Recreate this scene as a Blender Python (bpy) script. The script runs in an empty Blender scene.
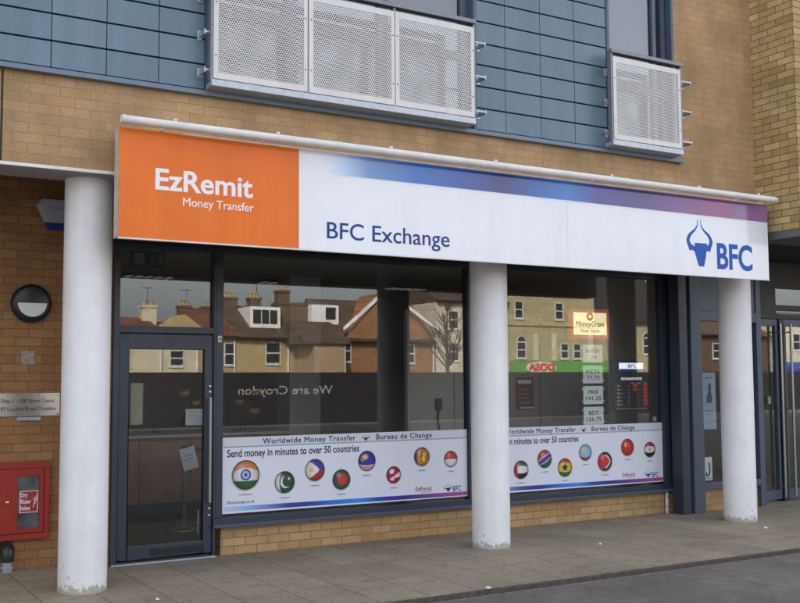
import bpy, bmesh, math, random
from mathutils import Vector, Matrix
random.seed(7)
R = math.radians
S = bpy.context.scene
COL = S.collection

# ------------------------------------------------------------------ camera
cam_d = bpy.data.cameras.new('camera'); cam = bpy.data.objects.new('camera', cam_d); COL.objects.link(cam)
cam_d.sensor_width = 36.0; cam_d.lens = 36.0 * 1034.57 / 800.0
cam_d.clip_start = 0.05; cam_d.clip_end = 2000
TH, PH, RO = 0.53660, 0.075639, -0.0053714
fw = Vector((math.sin(TH)*math.cos(PH), math.cos(TH)*math.cos(PH), math.sin(PH)))
rt = Vector((math.cos(TH), -math.sin(TH), 0)); up = rt.cross(fw)
rt2 = rt*math.cos(RO) + up*math.sin(RO); up2 = up*math.cos(RO) - rt*math.sin(RO)
M = Matrix((rt2, up2, -fw)).transposed().to_4x4(); M.translation = (0, 0, 1.6)
cam.matrix_world = M
S.camera = cam

# ------------------------------------------------------------------ sky, sun, exposure
SUN_E, SUN_R = R(34), R(-34)
world = bpy.data.worlds.new("World"); S.world = world; world.use_nodes = True
wn = world.node_tree
sky = wn.nodes.new('ShaderNodeTexSky'); sky.sky_type = 'NISHITA'; sky.sun_disc = False
sky.sun_elevation = SUN_E; sky.sun_rotation = SUN_R; sky.air_density = 0.8; sky.dust_density = 4.0; sky.ozone_density = 0.3
bg = wn.nodes['Background']; bg.inputs[1].default_value = 0.15
hz_ = wn.nodes.new('ShaderNodeHueSaturation'); hz_.inputs['Saturation'].default_value = 0.34      # thin high haze: a greyer sky
wn.links.new(sky.outputs[0], hz_.inputs['Color']); wn.links.new(hz_.outputs[0], bg.inputs[0])
sun_d = bpy.data.lights.new('sun', 'SUN'); sun_d.energy = 3.5; sun_d.angle = R(0.53); sun_d.color = (1.0, 0.93, 0.82)
sun = bpy.data.objects.new('sun', sun_d); COL.objects.link(sun)
sdir = Vector((math.sin(SUN_R)*math.cos(SUN_E), math.cos(SUN_R)*math.cos(SUN_E), math.sin(SUN_E)))
sun.rotation_euler = sdir.to_track_quat('Z', 'Y').to_euler(); sun.location = (0, 30, 30)
S.view_settings.view_transform = 'Standard'; S.view_settings.look = 'None'
S.view_settings.gamma = 1.0; S.view_settings.use_curve_mapping = False
S.view_settings.exposure = 2.05

# ------------------------------------------------------------------ materials
def srgb(r, g, b):
    f = lambda c: (c/255/12.92) if c/255 <= .04045 else ((c/255+.055)/1.055)**2.4
    return (f(r), f(g), f(b), 1)

class NT:
    def __init__(s, name):
        s.m = bpy.data.materials.new(name); s.m.use_nodes = True; s.t = s.m.node_tree
        s.bsdf = s.t.nodes['Principled BSDF']; s.out = s.t.nodes['Material Output']
    def n(s, typ, **kw):
        nd = s.t.nodes.new(typ)
        for k, v in kw.items():
            if k in ('operation', 'blend_type', 'data_type', 'offset', 'squash', 'attribute_name', 'noise_dimensions', 'interpolation'): setattr(nd, k, v)
            else: nd.inputs[k.replace('_', ' ')].default_value = v
        return nd
    def l(s, a, b): s.t.links.new(a, b)
    def coord(s): return s.t.nodes.new('ShaderNodeTexCoord').outputs['Object']
    def ramp(s, fac, stops, interp='LINEAR'):
        r = s.t.nodes.new('ShaderNodeValToRGB'); e = r.color_ramp.elements; r.color_ramp.interpolation = interp
        while len(e) < len(stops): e.new(0.5)
        for el, (p, c) in zip(e, stops): el.position = p; el.color = c
        s.l(fac, r.inputs[0]); return r.outputs[0]
    def mix(s, fac, a, b, mode='MIX'):
        m = s.t.nodes.new('ShaderNodeMix'); m.data_type = 'RGBA'; m.blend_type = mode
        for i, v in ((0, fac), (6, a), (7, b)):
            if hasattr(v, 'links'): s.l(v, m.inputs[i])
            else: m.inputs[i].default_value = v
        return m.outputs[2]
    def noise(s, vec, scale, detail=4, rough=.55):
        n = s.n('ShaderNodeTexNoise', Scale=scale, Detail=detail, Roughness=rough); s.l(vec, n.inputs['Vector']); return n.outputs['Fac']
    def bump(s, h, strength=.3, dist=.01):
        b = s.n('ShaderNodeBump', Strength=strength, Distance=dist); s.l(h, b.inputs['Height']); s.l(b.outputs[0], s.bsdf.inputs['Normal'])

def g(v): return (v, v, v, 1)

def plain(name, col, rough=.5, metal=0.0, spec=.5, grain=0.0, gscale=40, emit=None, es=0, coat=0):
    t = NT(name); b = t.bsdf
    b.inputs['Roughness'].default_value = rough; b.inputs['Metallic'].default_value = metal
    b.inputs['Specular IOR Level'].default_value = spec
    if coat: b.inputs['Coat Weight'].default_value = coat; b.inputs['Coat Roughness'].default_value = .06
    if grain:
        c = t.coord(); n = t.noise(c, gscale, 6, .6)
        lo = tuple(x*(1-grain) for x in col[:3]) + (1,); hi = tuple(min(1, x*(1+grain)) for x in col[:3]) + (1,)
        t.l(t.ramp(n, [(.3, lo), (.7, hi)]), b.inputs['Base Color'])
        n2 = t.noise(c, gscale*.35, 5)
        mr = t.n('ShaderNodeMapRange'); mr.inputs[3].default_value = max(0, rough-.12); mr.inputs[4].default_value = min(1, rough+.15)
        t.l(n2, mr.inputs[0]); t.l(mr.outputs[0], b.inputs['Roughness'])
    else: b.inputs['Base Color'].default_value = col
    if emit: b.inputs['Emission Color'].default_value = emit; b.inputs['Emission Strength'].default_value = es
    return t.m

def brick(name, axis, cols, mortar, w=.225, h=.0765, mw=.010, bump=.5, soft=.1, patch=.25):
    """axis 'x': wall runs along x, 'y': along y. cols: brick colours picked at random per brick."""
    t = NT(name); c = t.coord()
    sx = t.n('ShaderNodeSeparateXYZ'); t.l(c, sx.inputs[0]); cb = t.n('ShaderNodeCombineXYZ')
    t.l(sx.outputs[0 if axis == 'x' else 1], cb.inputs[0]); t.l(sx.outputs[2], cb.inputs[1])
    # hand-laid irregularity
    wob = t.n('ShaderNodeTexNoise', Scale=9.0, Detail=2.0); t.l(cb.outputs[0], wob.inputs['Vector'])
    wm = t.n('ShaderNodeVectorMath', operation='MULTIPLY_ADD'); t.l(wob.outputs['Color'], wm.inputs[0])
    wm.inputs[1].default_value = (.006, .004, 0); t.l(cb.outputs[0], wm.inputs[2])
    b = t.n('ShaderNodeTexBrick', offset=.5, squash=1.0); t.l(wm.outputs[0], b.inputs['Vector'])
    for k, v in (('Color1', g(0)), ('Color2', g(1)), ('Mortar', g(.5)), ('Scale', 1), ('Mortar Size', mw/2), ('Mortar Smooth', soft), ('Bias', 0), ('Brick Width', w), ('Row Height', h)):
        b.inputs[k].default_value = v
    n = len(cols)
    per = t.ramp(b.outputs['Color'], [(i/n, cc) for i, cc in enumerate(cols)], 'CONSTANT') if False else t.ramp(b.outputs['Color'], [((i+.5)/n, cc) for i, cc in enumerate(cols)])
    fine = t.noise(cb.outputs[0], 70, 6, .65); big = t.noise(cb.outputs[0], 1.7, 5, .6)
    per = t.mix(1.0, per, t.ramp(fine, [(.25, g(.72)), (.75, g(1.22))]), 'MULTIPLY')
    per = t.mix(1.0, per, t.ramp(big, [(.3, g(1-patch)), (.7, g(1+patch*.5))]), 'MULTIPLY')
    sv = t.n('ShaderNodeVectorMath', operation='MULTIPLY'); t.l(cb.outputs[0], sv.inputs[0]); sv.inputs[1].default_value = (2.6, .35, 1)
    per = t.mix(1.0, per, t.ramp(t.noise(sv.outputs[0], 1.6, 6, .65), [(.32, g(.86)), (.58, g(1.03))]), 'MULTIPLY')   # old water streaks
    mor = t.mix(1.0, mortar, t.ramp(fine, [(.3, g(.8)), (.7, g(1.15))]), 'MULTIPLY')
    t.l(t.mix(b.outputs['Fac'], per, mor), t.bsdf.inputs['Base Color'])
    t.bsdf.inputs['Roughness'].default_value = .9; t.bsdf.inputs['Specular IOR Level'].default_value = .25
    inv = t.n('ShaderNodeMath', operation='MULTIPLY_ADD'); t.l(b.outputs['Fac'], inv.inputs[0]); inv.inputs[1].default_value = -1; inv.inputs[2].default_value = 1
    ad = t.n('ShaderNodeMath', operation='MULTIPLY_ADD'); t.l(fine, ad.inputs[0]); ad.inputs[1].default_value = .35; t.l(inv.outputs[0], ad.inputs[2])
    t.bump(ad.outputs[0], bump, .006)
    return t.m

tan = [(.43, .285, .152, 1), (.46, .30, .158, 1), (.44, .28, .142, 1), (.485, .325, .178, 1), (.43, .288, .162, 1)]
M_brick_up = brick('brick_upper', 'x', tan, (.28, .185, .11, 1), mw=.005, bump=.35, patch=.28)
M_brick_low = brick('brick_riser', 'x', [(.44, .27, .12, 1), (.50, .32, .155, 1), (.47, .29, .115, 1), (.54, .37, .2, 1), (.42, .24, .105, 1)], (.24, .185, .125, 1), mw=.011, patch=.15)
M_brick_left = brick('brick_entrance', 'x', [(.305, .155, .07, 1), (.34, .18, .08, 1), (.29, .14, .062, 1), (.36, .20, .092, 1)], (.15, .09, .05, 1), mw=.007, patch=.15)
M_brick_wing = brick('brick_wing', 'y', [(.47, .335, .15, 1), (.52, .38, .18, 1), (.44, .30, .13, 1), (.57, .43, .22, 1), (.49, .35, .155, 1), (.40, .26, .115, 1)], (.17, .125, .07, 1), mw=.011, patch=.3)
M_brick_wing_x = brick('brick_wing_front', 'x', [(.36, .30, .15, 1), (.44, .36, .18, 1), (.40, .32, .15, 1)], (.22, .19, .13, 1), mw=.011, patch=.2)
def cladding():
    t = NT('cladding_blue'); c = t.coord(); ge = t.n('ShaderNodeNewGeometry')
    base = t.ramp(ge.outputs['Random Per Island'], [(0, (.098, .165, .225, 1)), (1, (.122, .196, .26, 1))])
    sv = t.n('ShaderNodeVectorMath', operation='MULTIPLY'); t.l(c, sv.inputs[0]); sv.inputs[1].default_value = (5, 5, .5)
    col = t.mix(1, base, t.ramp(t.noise(sv.outputs[0], 1.5, 6, .65), [(.3, g(.86)), (.65, g(1.05))]), 'MULTIPLY')
    t.l(t.mix(1, col, t.ramp(t.noise(c, 55, 4, .6), [(.3, g(.93)), (.7, g(1.05))]), 'MULTIPLY'), t.bsdf.inputs['Base Color'])
    t.bsdf.inputs['Roughness'].default_value = .38; t.bump(t.noise(c, 2.2, 2), .08, .01); return t.m
def grimy(name, col, rough, spec, amt=.07, sx=6.0, edge=.0):
    t = NT(name); c = t.coord(); sv = t.n('ShaderNodeVectorMath', operation='MULTIPLY'); t.l(c, sv.inputs[0]); sv.inputs[1].default_value = (sx, sx, .7)
    n = t.noise(sv.outputs[0], 1.3, 6, .7)
    k = t.mix(1, col, t.ramp(n, [(.3, g(1-amt)), (.6, g(1.0))]), 'MULTIPLY')
    k = t.mix(1, k, t.ramp(t.noise(c, 3.5, 6, .6), [(.35, g(1-amt*.5)), (.6, g(1.0))]), 'MULTIPLY')
    t.l(k, t.bsdf.inputs['Base Color']); t.bsdf.inputs['Specular IOR Level'].default_value = spec
    mr = t.n('ShaderNodeMapRange'); mr.inputs[3].default_value = rough+.12; mr.inputs[4].default_value = max(.02, rough-.06); t.l(n, mr.inputs[0]); t.l(mr.outputs[0], t.bsdf.inputs['Roughness'])
    t.bump(t.noise(c, 1.4, 2), .04, .01); return t.m
M_clad = cladding()
M_clad_back = plain('cladding_joint', (.012, .016, .022, 1), .8)
M_flash = plain('flashing_grey_blue', (.125, .175, .24, 1), .4, grain=.08)
M_frame = plain('frame_slate', (.024, .033, .052, 1), .42, grain=.12, gscale=25)
M_frame_dk = plain('frame_black', (.012, .013, .017, 1), .5)
M_frame_lt = plain('frame_blue_grey', (.056, .082, .128, 1), .42, grain=.1, gscale=20)
M_white_trim = grimy('white_trim', (.76, .755, .745, 1), .4, .4, .14, 3)
M_soffit = plain('soffit_render', (.33, .325, .325, 1), .8, grain=.08, gscale=10)
M_dark = plain('dark_lining', (.02, .02, .021, 1), .8)
M_lintel = plain('lintel_steel', (.10, .105, .115, 1), .5, grain=.15)
M_alu = grimy('silver_aluminium', (.68, .665, .65, 1), .40, .5, .10, 9)
M_alu_dk = plain('grey_steel', (.19, .20, .22, 1), .42, metal=.4, grain=.12, gscale=30)
M_galv = plain('galvanised_steel', (.36, .39, .44, 1), .35, metal=.5, grain=.12, gscale=22)
M_steel = plain('brushed_steel', (.62, .60, .58, 1), .3, metal=1.0)
M_curtain = plain('net_curtain', (.55, .57, .60, 1), .9, grain=.06, gscale=5)
M_white = plain('white_plastic', (.78, .78, .80, 1), .35)
M_black = plain('black_plastic', (.014, .014, .016, 1), .35, grain=.15)
M_orange = grimy('orange_acrylic', (.80, .165, .010, 1), .22, .25, .08)
M_signwhite = grimy('white_acrylic', (.78, .795, .85, 1), .09, .55, .05)
M_letter_white = plain('white_vinyl', (.82, .82, .85, 1), .35)
M_letter_blue = plain('blue_vinyl', (.022, .058, .25, 1), .35, spec=.15)
M_logo_blue = plain('logo_blue_vinyl', (.018, .095, .43, 1), .3, spec=.15)
M_navy = plain('navy_ink', (.018, .022, .075, 1), .4)
M_ink = plain('black_ink', (.02, .02, .025, 1), .5)
M_ink_red = plain('red_ink', (.30, .035, .05, 1), .4)
M_grey_ink = plain('grey_ink', (.33, .34, .40, 1), .5)
M_paper = plain('paper', (.84, .86, .88, 1), .7, grain=.03)
M_poster = plain('poster_vinyl', (.72, .745, .84, 1), .3, grain=.02, gscale=3)
M_poster_hd = plain('poster_header', (.62, .645, .73, 1), .3)
M_side = plain('sign_return', (.52, .45, .38, 1), .6, grain=.25, gscale=18)
M_red = plain('red_enamel', (.31, .020, .011, 1), .4, grain=.12, gscale=14)
M_redsign = plain('red_sign', (.32, .03, .03, 1), .4)
M_brass = plain('brass', (.75, .52, .18, 1), .25, metal=1)
M_wood = plain('counter_wood', (.36, .18, .085, 1), .5, grain=.25, gscale=5)
M_counter_top = plain('counter_top', (.55, .55, .55, 1), .4)
M_intwall = plain('interior_paint', (.48, .43, .41, 1), .85, grain=.05, gscale=2)
M_intpale = plain('interior_pale', (.50, .49, .47, 1), .85, grain=.04, gscale=3)
M_ceil = plain('interior_ceiling', (.66, .61, .55, 1), .9, grain=.05, gscale=3)
M_carpet = plain('interior_carpet', (.07, .055, .045, 1), .95, grain=.25, gscale=60)
M_tube = plain('louvre', (.7, .7, .7, 1), .4, emit=(1, .97, .9, 1), es=.02)

def glass(name, refl=1.0, tint=(.89, .91, .90, 1), ior=1.5):
    t = NT(name); nt = t.t; nt.nodes.remove(t.bsdf)
    tr = t.n('ShaderNodeBsdfTransparent', Color=tint); gl = t.n('ShaderNodeBsdfGlossy', Color=g(1.0), Roughness=0.0)
    fr = t.n('ShaderNodeFresnel', IOR=ior); mx = nt.nodes.new('ShaderNodeMixShader')
    # the far face of a pane is met from inside: use the inverse index there, so that both faces behave alike
    ge = t.n('ShaderNodeNewGeometry'); io = t.n('ShaderNodeMath', operation='MULTIPLY_ADD'); t.l(ge.outputs['Backfacing'], io.inputs[0]); io.inputs[1].default_value = 1/ior-ior; io.inputs[2].default_value = ior; t.l(io.outputs[0], fr.inputs[0])
    ml = t.n('ShaderNodeMath', operation='MULTIPLY'); t.l(fr.outputs[0], ml.inputs[0]); ml.inputs[1].default_value = refl
    t.l(ml.outputs[0], mx.inputs[0]); t.l(tr.outputs[0], mx.inputs[1]); t.l(gl.outputs[0], mx.inputs[2]); t.l(mx.outputs[0], t.out.inputs[0])
    # faint float-glass waviness
    n = t.n('ShaderNodeTexNoise', Scale=1.1, Detail=1.0); t.l(t.coord(), n.inputs['Vector'])
    b = t.n('ShaderNodeBump', Strength=.02, Distance=.006); t.l(n.outputs['Fac'], b.inputs['Height']); t.l(b.outputs[0], gl.inputs['Normal'])
    return t.m
M_glass = glass('shop_glass', 1.35)
M_glass_up = glass('flat_window_glass', 2.2, (.55, .58, .62, 1))

def pavement():
    t = NT('paving_slabs'); c = t.coord(); b = t.n('ShaderNodeTexBrick', offset=.0, squash=1.0)
    sx = t.n('ShaderNodeSeparateXYZ'); t.l(c, sx.inputs[0]); cb = t.n('ShaderNodeCombineXYZ'); t.l(sx.outputs[0], cb.inputs[0]); t.l(sx.outputs[1], cb.inputs[1])
    wob = t.n('ShaderNodeTexNoise', Scale=5.0, Detail=3.0); t.l(cb.outputs[0], wob.inputs['Vector'])
    wm = t.n('ShaderNodeVectorMath', operation='MULTIPLY_ADD'); t.l(wob.outputs['Color'], wm.inputs[0]); wm.inputs[1].default_value = (.006, .006, 0); t.l(cb.outputs[0], wm.inputs[2])
    t.l(wm.outputs[0], b.inputs['Vector'])
    for k, v in (('Color1', g(.90)), ('Color2', g(1.07)), ('Mortar', g(.40)), ('Scale', 1), ('Mortar Size', .005), ('Mortar Smooth', .3), ('Bias', 0), ('Brick Width', .4185), ('Row Height', .735)): b.inputs[k].default_value = v
    base = t.ramp(t.noise(c, 26, 8, .7), [(.3, (.235, .195, .140, 1)), (.5, (.315, .264, .192, 1)), (.72, (.41, .347, .258, 1))])
    stain = t.ramp(t.noise(c, 1.3, 6, .65), [(.30, g(.74)), (.62, g(1.05))])
    spots = t.ramp(t.noise(c, 7, 6, .6), [(.36, g(.80)), (.44, g(1.0))])
    col = t.mix(1, base, stain, 'MULTIPLY'); col = t.mix(1, col, spots, 'MULTIPLY'); col = t.mix(1, col, b.outputs['Color'], 'MULTIPLY')
    # chewing-gum spots and pale flecks
    v = t.n('ShaderNodeTexVoronoi', Scale=3.3); t.l(c, v.inputs['Vector'])
    col = t.mix(t.ramp(v.outputs['Distance'], [(.035, g(.6)), (.06, g(0))]), col, (.25, .24, .22, 1))
    t.l(col, t.bsdf.inputs['Base Color']); t.bsdf.inputs['Roughness'].default_value = .85
    h = t.n('ShaderNodeMath', operation='MULTIPLY_ADD'); t.l(b.outputs['Fac'], h.inputs[0]); h.inputs[1].default_value = -1.0; t.l(t.noise(c, 60, 5), h.inputs[2])
    t.bump(h.outputs[0], .4, .006)
    return t.m
def asphalt():
    t = NT('asphalt'); c = t.coord()
    base = t.ramp(t.noise(c, 140, 4, .8), [(.3, (.112, .098, .090, 1)), (.5, (.168, .150, .138, 1)), (.75, (.28, .25, .23, 1))])
    st = t.ramp(t.noise(c, 1.1, 7, .65), [(.3, g(.72)), (.7, g(1.15))])
    col = t.mix(1, base, st, 'MULTIPLY')
    pv = t.n('ShaderNodeTexVoronoi', Scale=.55); t.l(c, pv.inputs['Vector']); col = t.mix(1, col, t.ramp(pv.outputs['Color'], [(.2, g(.88)), (.8, g(1.1))]), 'MULTIPLY')
    cr = t.n('ShaderNodeTexNoise', Scale=1.6, Detail=7.0, Roughness=.7); t.l(c, cr.inputs['Vector']); ab = t.n('ShaderNodeMath', operation='SUBTRACT'); t.l(cr.outputs['Fac'], ab.inputs[0]); ab.inputs[1].default_value = .5
    a2 = t.n('ShaderNodeMath', operation='ABSOLUTE'); t.l(ab.outputs[0], a2.inputs[0]); col = t.mix(1, col, t.ramp(a2.outputs[0], [(.0, g(.55)), (.006, g(1))]), 'MULTIPLY')
    col = t.mix(1, col, t.ramp(t.noise(c, 9, 6, .65), [(.33, g(.82)), (.5, g(1.0)), (.68, g(1.15))]), 'MULTIPLY')
    v = t.n('ShaderNodeTexVoronoi', Scale=2.1); t.l(c, v.inputs['Vector'])
    col = t.mix(t.ramp(v.outputs['Distance'], [(.03, g(.7)), (.055, g(0))]), col, (.2, .2, .2, 1))
    t.l(col, t.bsdf.inputs['Base Color']); t.bsdf.inputs['Roughness'].default_value = .85
    t.bump(t.noise(c, 160, 3), .5, .006); return t.m
def column_paint():
    t = NT('column_paint'); c = t.coord(); sx = t.n('ShaderNodeSeparateXYZ'); t.l(c, sx.inputs[0])
    n = t.noise(c, 22, 6, .7)
    # chipped paint near the foot: noise against height
    hh = t.n('ShaderNodeMapRange'); t.l(sx.outputs[2], hh.inputs[0]); hh.inputs[1].default_value = 0; hh.inputs[2].default_value = .15; hh.inputs[3].default_value = .22; hh.inputs[4].default_value = -.22
    ad = t.n('ShaderNodeMath', operation='ADD'); t.l(n, ad.inputs[0]); t.l(hh.outputs[0], ad.inputs[1])
    mask = t.ramp(ad.outputs[0], [(.56, g(0)), (.60, g(1))])
    # scuffs up to knee height
    cb = t.n('ShaderNodeVectorMath', operation='MULTIPLY'); t.l(c, cb.inputs[0]); cb.inputs[1].default_value = (1, 1, .45)
    n2 = t.noise(cb.outputs[0], 26, 5, .75)
    h2 = t.n('ShaderNodeMapRange'); t.l(sx.outputs[2], h2.inputs[0]); h2.inputs[1].default_value = .1; h2.inputs[2].default_value = .6; h2.inputs[3].default_value = .0; h2.inputs[4].default_value = -.16
    a2 = t.n('ShaderNodeMath', operation='ADD'); t.l(n2, a2.inputs[0]); t.l(h2.outputs[0], a2.inputs[1])
    m2 = t.ramp(a2.outputs[0], [(.60, g(0)), (.63, g(.7))])
    white = t.ramp(t.noise(c, 3.0, 6, .6), [(.3, (.70, .70, .715, 1)), (.7, (.80, .80, .815, 1))])
    sv = t.n('ShaderNodeVectorMath', operation='MULTIPLY'); t.l(c, sv.inputs[0]); sv.inputs[1].default_value = (7, 7, .5)
    white = t.mix(1, white, t.ramp(t.noise(sv.outputs[0], 1.4, 7, .7), [(.30, (.93, .92, .90, 1)), (.55, g(1.0))]), 'MULTIPLY')     # drips and grime
    hd = t.n('ShaderNodeMapRange'); t.l(sx.outputs[2], hd.inputs[0]); hd.inputs[1].default_value = 0; hd.inputs[2].default_value = .55; hd.inputs[3].default_value = .30; hd.inputs[4].default_value = 0
    hn = t.n('ShaderNodeMath', operation='MULTIPLY'); t.l(hd.outputs[0], hn.inputs[0]); t.l(t.noise(c, 9, 6, .7), hn.inputs[1])
    white = t.mix(hn.outputs[0], white, (.38, .34, .28, 1))
    col = t.mix(m2, white, (.36, .35, .33, 1)); col = t.mix(mask, col, (.37, .345, .29, 1))
    t.l(col, t.bsdf.inputs['Base Color']); t.bsdf.inputs['Roughness'].default_value = .55
    t.bump(mask, -.35, .004); return t.m
def xramp(name, stops, x0, x1, rough=.15):
    """colour printed along x between world x0 and x1 (object-local metres)"""
    t = NT(name); sx = t.n('ShaderNodeSeparateXYZ'); t.l(t.coord(), sx.inputs[0])
    mr = t.n('ShaderNodeMapRange'); t.l(sx.outputs[0], mr.inputs[0]); mr.inputs[1].default_value = x0; mr.inputs[2].default_value = x1
    t.l(t.ramp(mr.outputs[0], stops), t.bsdf.inputs['Base Color']); t.bsdf.inputs['Roughness'].default_value = rough; return t.m
def vcol(name, rough=.3):
    t = NT(name); a = t.n('ShaderNodeAttribute', attribute_name='print'); t.l(a.outputs['Color'], t.bsdf.inputs['Base Color']); t.bsdf.inputs['Roughness'].default_value = rough; return t.m
M_pave = pavement(); M_asph = asphalt(); M_col = column_paint(); M_print = vcol('poster_print')
M_kerb = plain('kerb_stone', (.07, .06, .05, 1), .9, grain=.35, gscale=20)
M_channel = plain('channel_edge', (.17, .165, .16, 1), .85, grain=.25, gscale=30)

# ------------------------------------------------------------------ building helpers
ORG = {}
def thing(name, label, cat, loc, group=None):
    o = bpy.data.objects.new(name, None); COL.objects.link(o); o.location = loc; o.empty_display_size = .1
    o['label'] = label; o['category'] = cat
    if group: o['group'] = group
    ORG[o] = Vector(loc); return o
class B:
    """collects world-space geometry, then links it as ONE mesh object"""
    def __init__(s): s.v = []; s.f = []; s.mi = []; s.sm = []
    def add(s, v, f, mi=0, sm=False):
        k = len(s.v); s.v += [tuple(p) for p in v]; s.f += [tuple(i+k for i in q) for q in f]; s.mi += [mi]*len(f); s.sm += [sm]*len(f); return s
    def box(s, x0, x1, y0, y1, z0, z1, mi=0):
        v = [(x, y, z) for z in (z0, z1) for y in (y0, y1) for x in (x0, x1)]
        return s.add(v, [(0, 2, 3, 1), (4, 5, 7, 6), (0, 1, 5, 4), (2, 6, 7, 3), (0, 4, 6, 2), (1, 3, 7, 5)], mi)
    def prism(s, pts, y0, y1, mi=0):
        """pts: (x,z) outline, counter-clockwise seen from -Y"""
        n = len(pts); v = [(x, y0, z) for x, z in pts] + [(x, y1, z) for x, z in pts]
        f = [tuple(range(n)), tuple(range(2*n-1, n-1, -1))] + [(i, i+n, (i+1) % n+n, (i+1) % n) for i in range(n)]
        return s.add(v, f, mi)
    def prismx(s, pts, x0, x1, mi=0):
        """pts: (y,z) outline extruded along x"""
        n = len(pts); v = [(x0, y, z) for y, z in pts] + [(x1, y, z) for y, z in pts]
        f = [tuple(range(n-1, -1, -1)), tuple(range(n, 2*n))] + [(i, (i+1) % n, (i+1) % n+n, i+n) for i in range(n)]
        return s.add(v, f, mi)
    def tube(s, path, r, n=12, mi=0, cap=True):
        path = [Vector(p) for p in path]; rs = r if isinstance(r, (list, tuple)) else [r]*len(path)
        v = []; f = []; prev = None
        for i, p in enumerate(path):
            d = (path[min(i+1, len(path)-1)]-path[max(i-1, 0)]).normalized()
            a = prev - d*prev.dot(d) if prev is not None else d.orthogonal()
            a.normalize(); prev = a; b = d.cross(a)
            for k in range(n):
                t = 2*math.pi*k/n; v.append(p+(a*math.cos(t)+b*math.sin(t))*rs[i])
        for i in range(len(path)-1):
            for k in range(n): f.append((i*n+k, i*n+(k+1) % n, (i+1)*n+(k+1) % n, (i+1)*n+k))
        s.add(v, f, mi, True)
        if cap: s.add(v[:n], [tuple(range(n-1, -1, -1))], mi); s.add(v[-n:], [tuple(range(n))], mi)
        return s
    def lathe(s, cx, cy, prof, n=64, mi=0, axis='z', cz=0):
        v = []; f = []
        for r, h in prof:
            for k in range(n):
                t = 2*math.pi*k/n; ca, sa = r*math.cos(t), r*math.sin(t)
                v.append((cx+ca, cy+sa, h) if axis == 'z' else (cx+ca, h, cz+sa))
        for i in range(len(prof)-1):
            for k in range(n):
                q = (i*n+k, i*n+(k+1) % n, (i+1)*n+(k+1) % n, (i+1)*n+k); f.append(q if axis == 'z' else q[::-1])
        s.add(v, f, mi, True)
        for i, rev in ((0, True), (len(prof)-1, False)):
            if prof[i][0] > 1e-6:
                q = list(range(n)); q = q[::-1] if rev == (axis == 'z') else q
                s.add(v[i*n:(i+1)*n], [tuple(q)], mi)
        return s
    def obj(s, name, mats, parent=None, bevel=0, kind=None, seg=2):
        o = ORG.get(parent, Vector((0, 0, 0))) if parent else Vector((0, 0, 0))
        me = bpy.data.meshes.new(name); me.from_pydata([tuple(Vector(p)-o) for p in s.v], [], s.f)
        for m in (mats if isinstance(mats, (list, tuple)) else [mats]): me.materials.append(m)
        me.polygons.foreach_set('material_index', s.mi); me.polygons.foreach_set('use_smooth', s.sm); me.update()
        if bevel:
            bm = bmesh.new(); bm.from_mesh(me); bmesh.ops.remove_doubles(bm, verts=bm.verts, dist=1e-5)
            es = [e for e in bm.edges if len(e.link_faces) == 2 and e.calc_face_angle(0) > R(40)]
            bmesh.ops.bevel(bm, geom=es, offset=bevel, segments=seg, affect='EDGES', profile=.6, clamp_overlap=True)
            bm.to_mesh(me); bm.free()
        ob = bpy.data.objects.new(name, me); COL.objects.link(ob)
        if parent: ob.parent = parent
        ORG[ob] = o
        if kind: ob['kind'] = kind
        return ob
def each(s, name, mats, parent):
    # one object per connected piece
    n = len(s.v); par = list(range(n))
    def find(a):
        while par[a] != a: par[a] = par[par[a]]; a = par[a]
        return a
    for q in s.f:
        for i in q[1:]: par[find(i)] = find(q[0])
    key = {}
    for i, p in enumerate(s.v):
        kk = tuple(round(c, 5) for c in p)
        if kk in key: par[find(i)] = find(key[kk])
        else: key[kk] = i
    groups = {}
    for fi, q in enumerate(s.f): groups.setdefault(find(q[0]), []).append(fi)
    for fl in groups.values():
        b = B(); mp = {}
        for fi in fl:
            for i in s.f[fi]:
                if i not in mp: mp[i] = len(b.v); b.v.append(s.v[i])
            b.f.append(tuple(mp[i] for i in s.f[fi])); b.mi.append(s.mi[fi]); b.sm.append(s.sm[fi])
        b.obj(name, mats, parent)
B.each = each
def solo(ob, label, cat, group=None):
    """a thing that is one mesh: origin moved to its base"""
    vs = [v.co.copy() for v in ob.data.vertices]
    c = Vector(((min(v.x for v in vs)+max(v.x for v in vs))/2, (min(v.y for v in vs)+max(v.y for v in vs))/2, min(v.z for v in vs)))
    ob.data.transform(Matrix.Translation(-c)); ob.location = c
    ob['label'] = label; ob['category'] = cat
    if group: ob['group'] = group
    return ob
CAPH = .682
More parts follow.
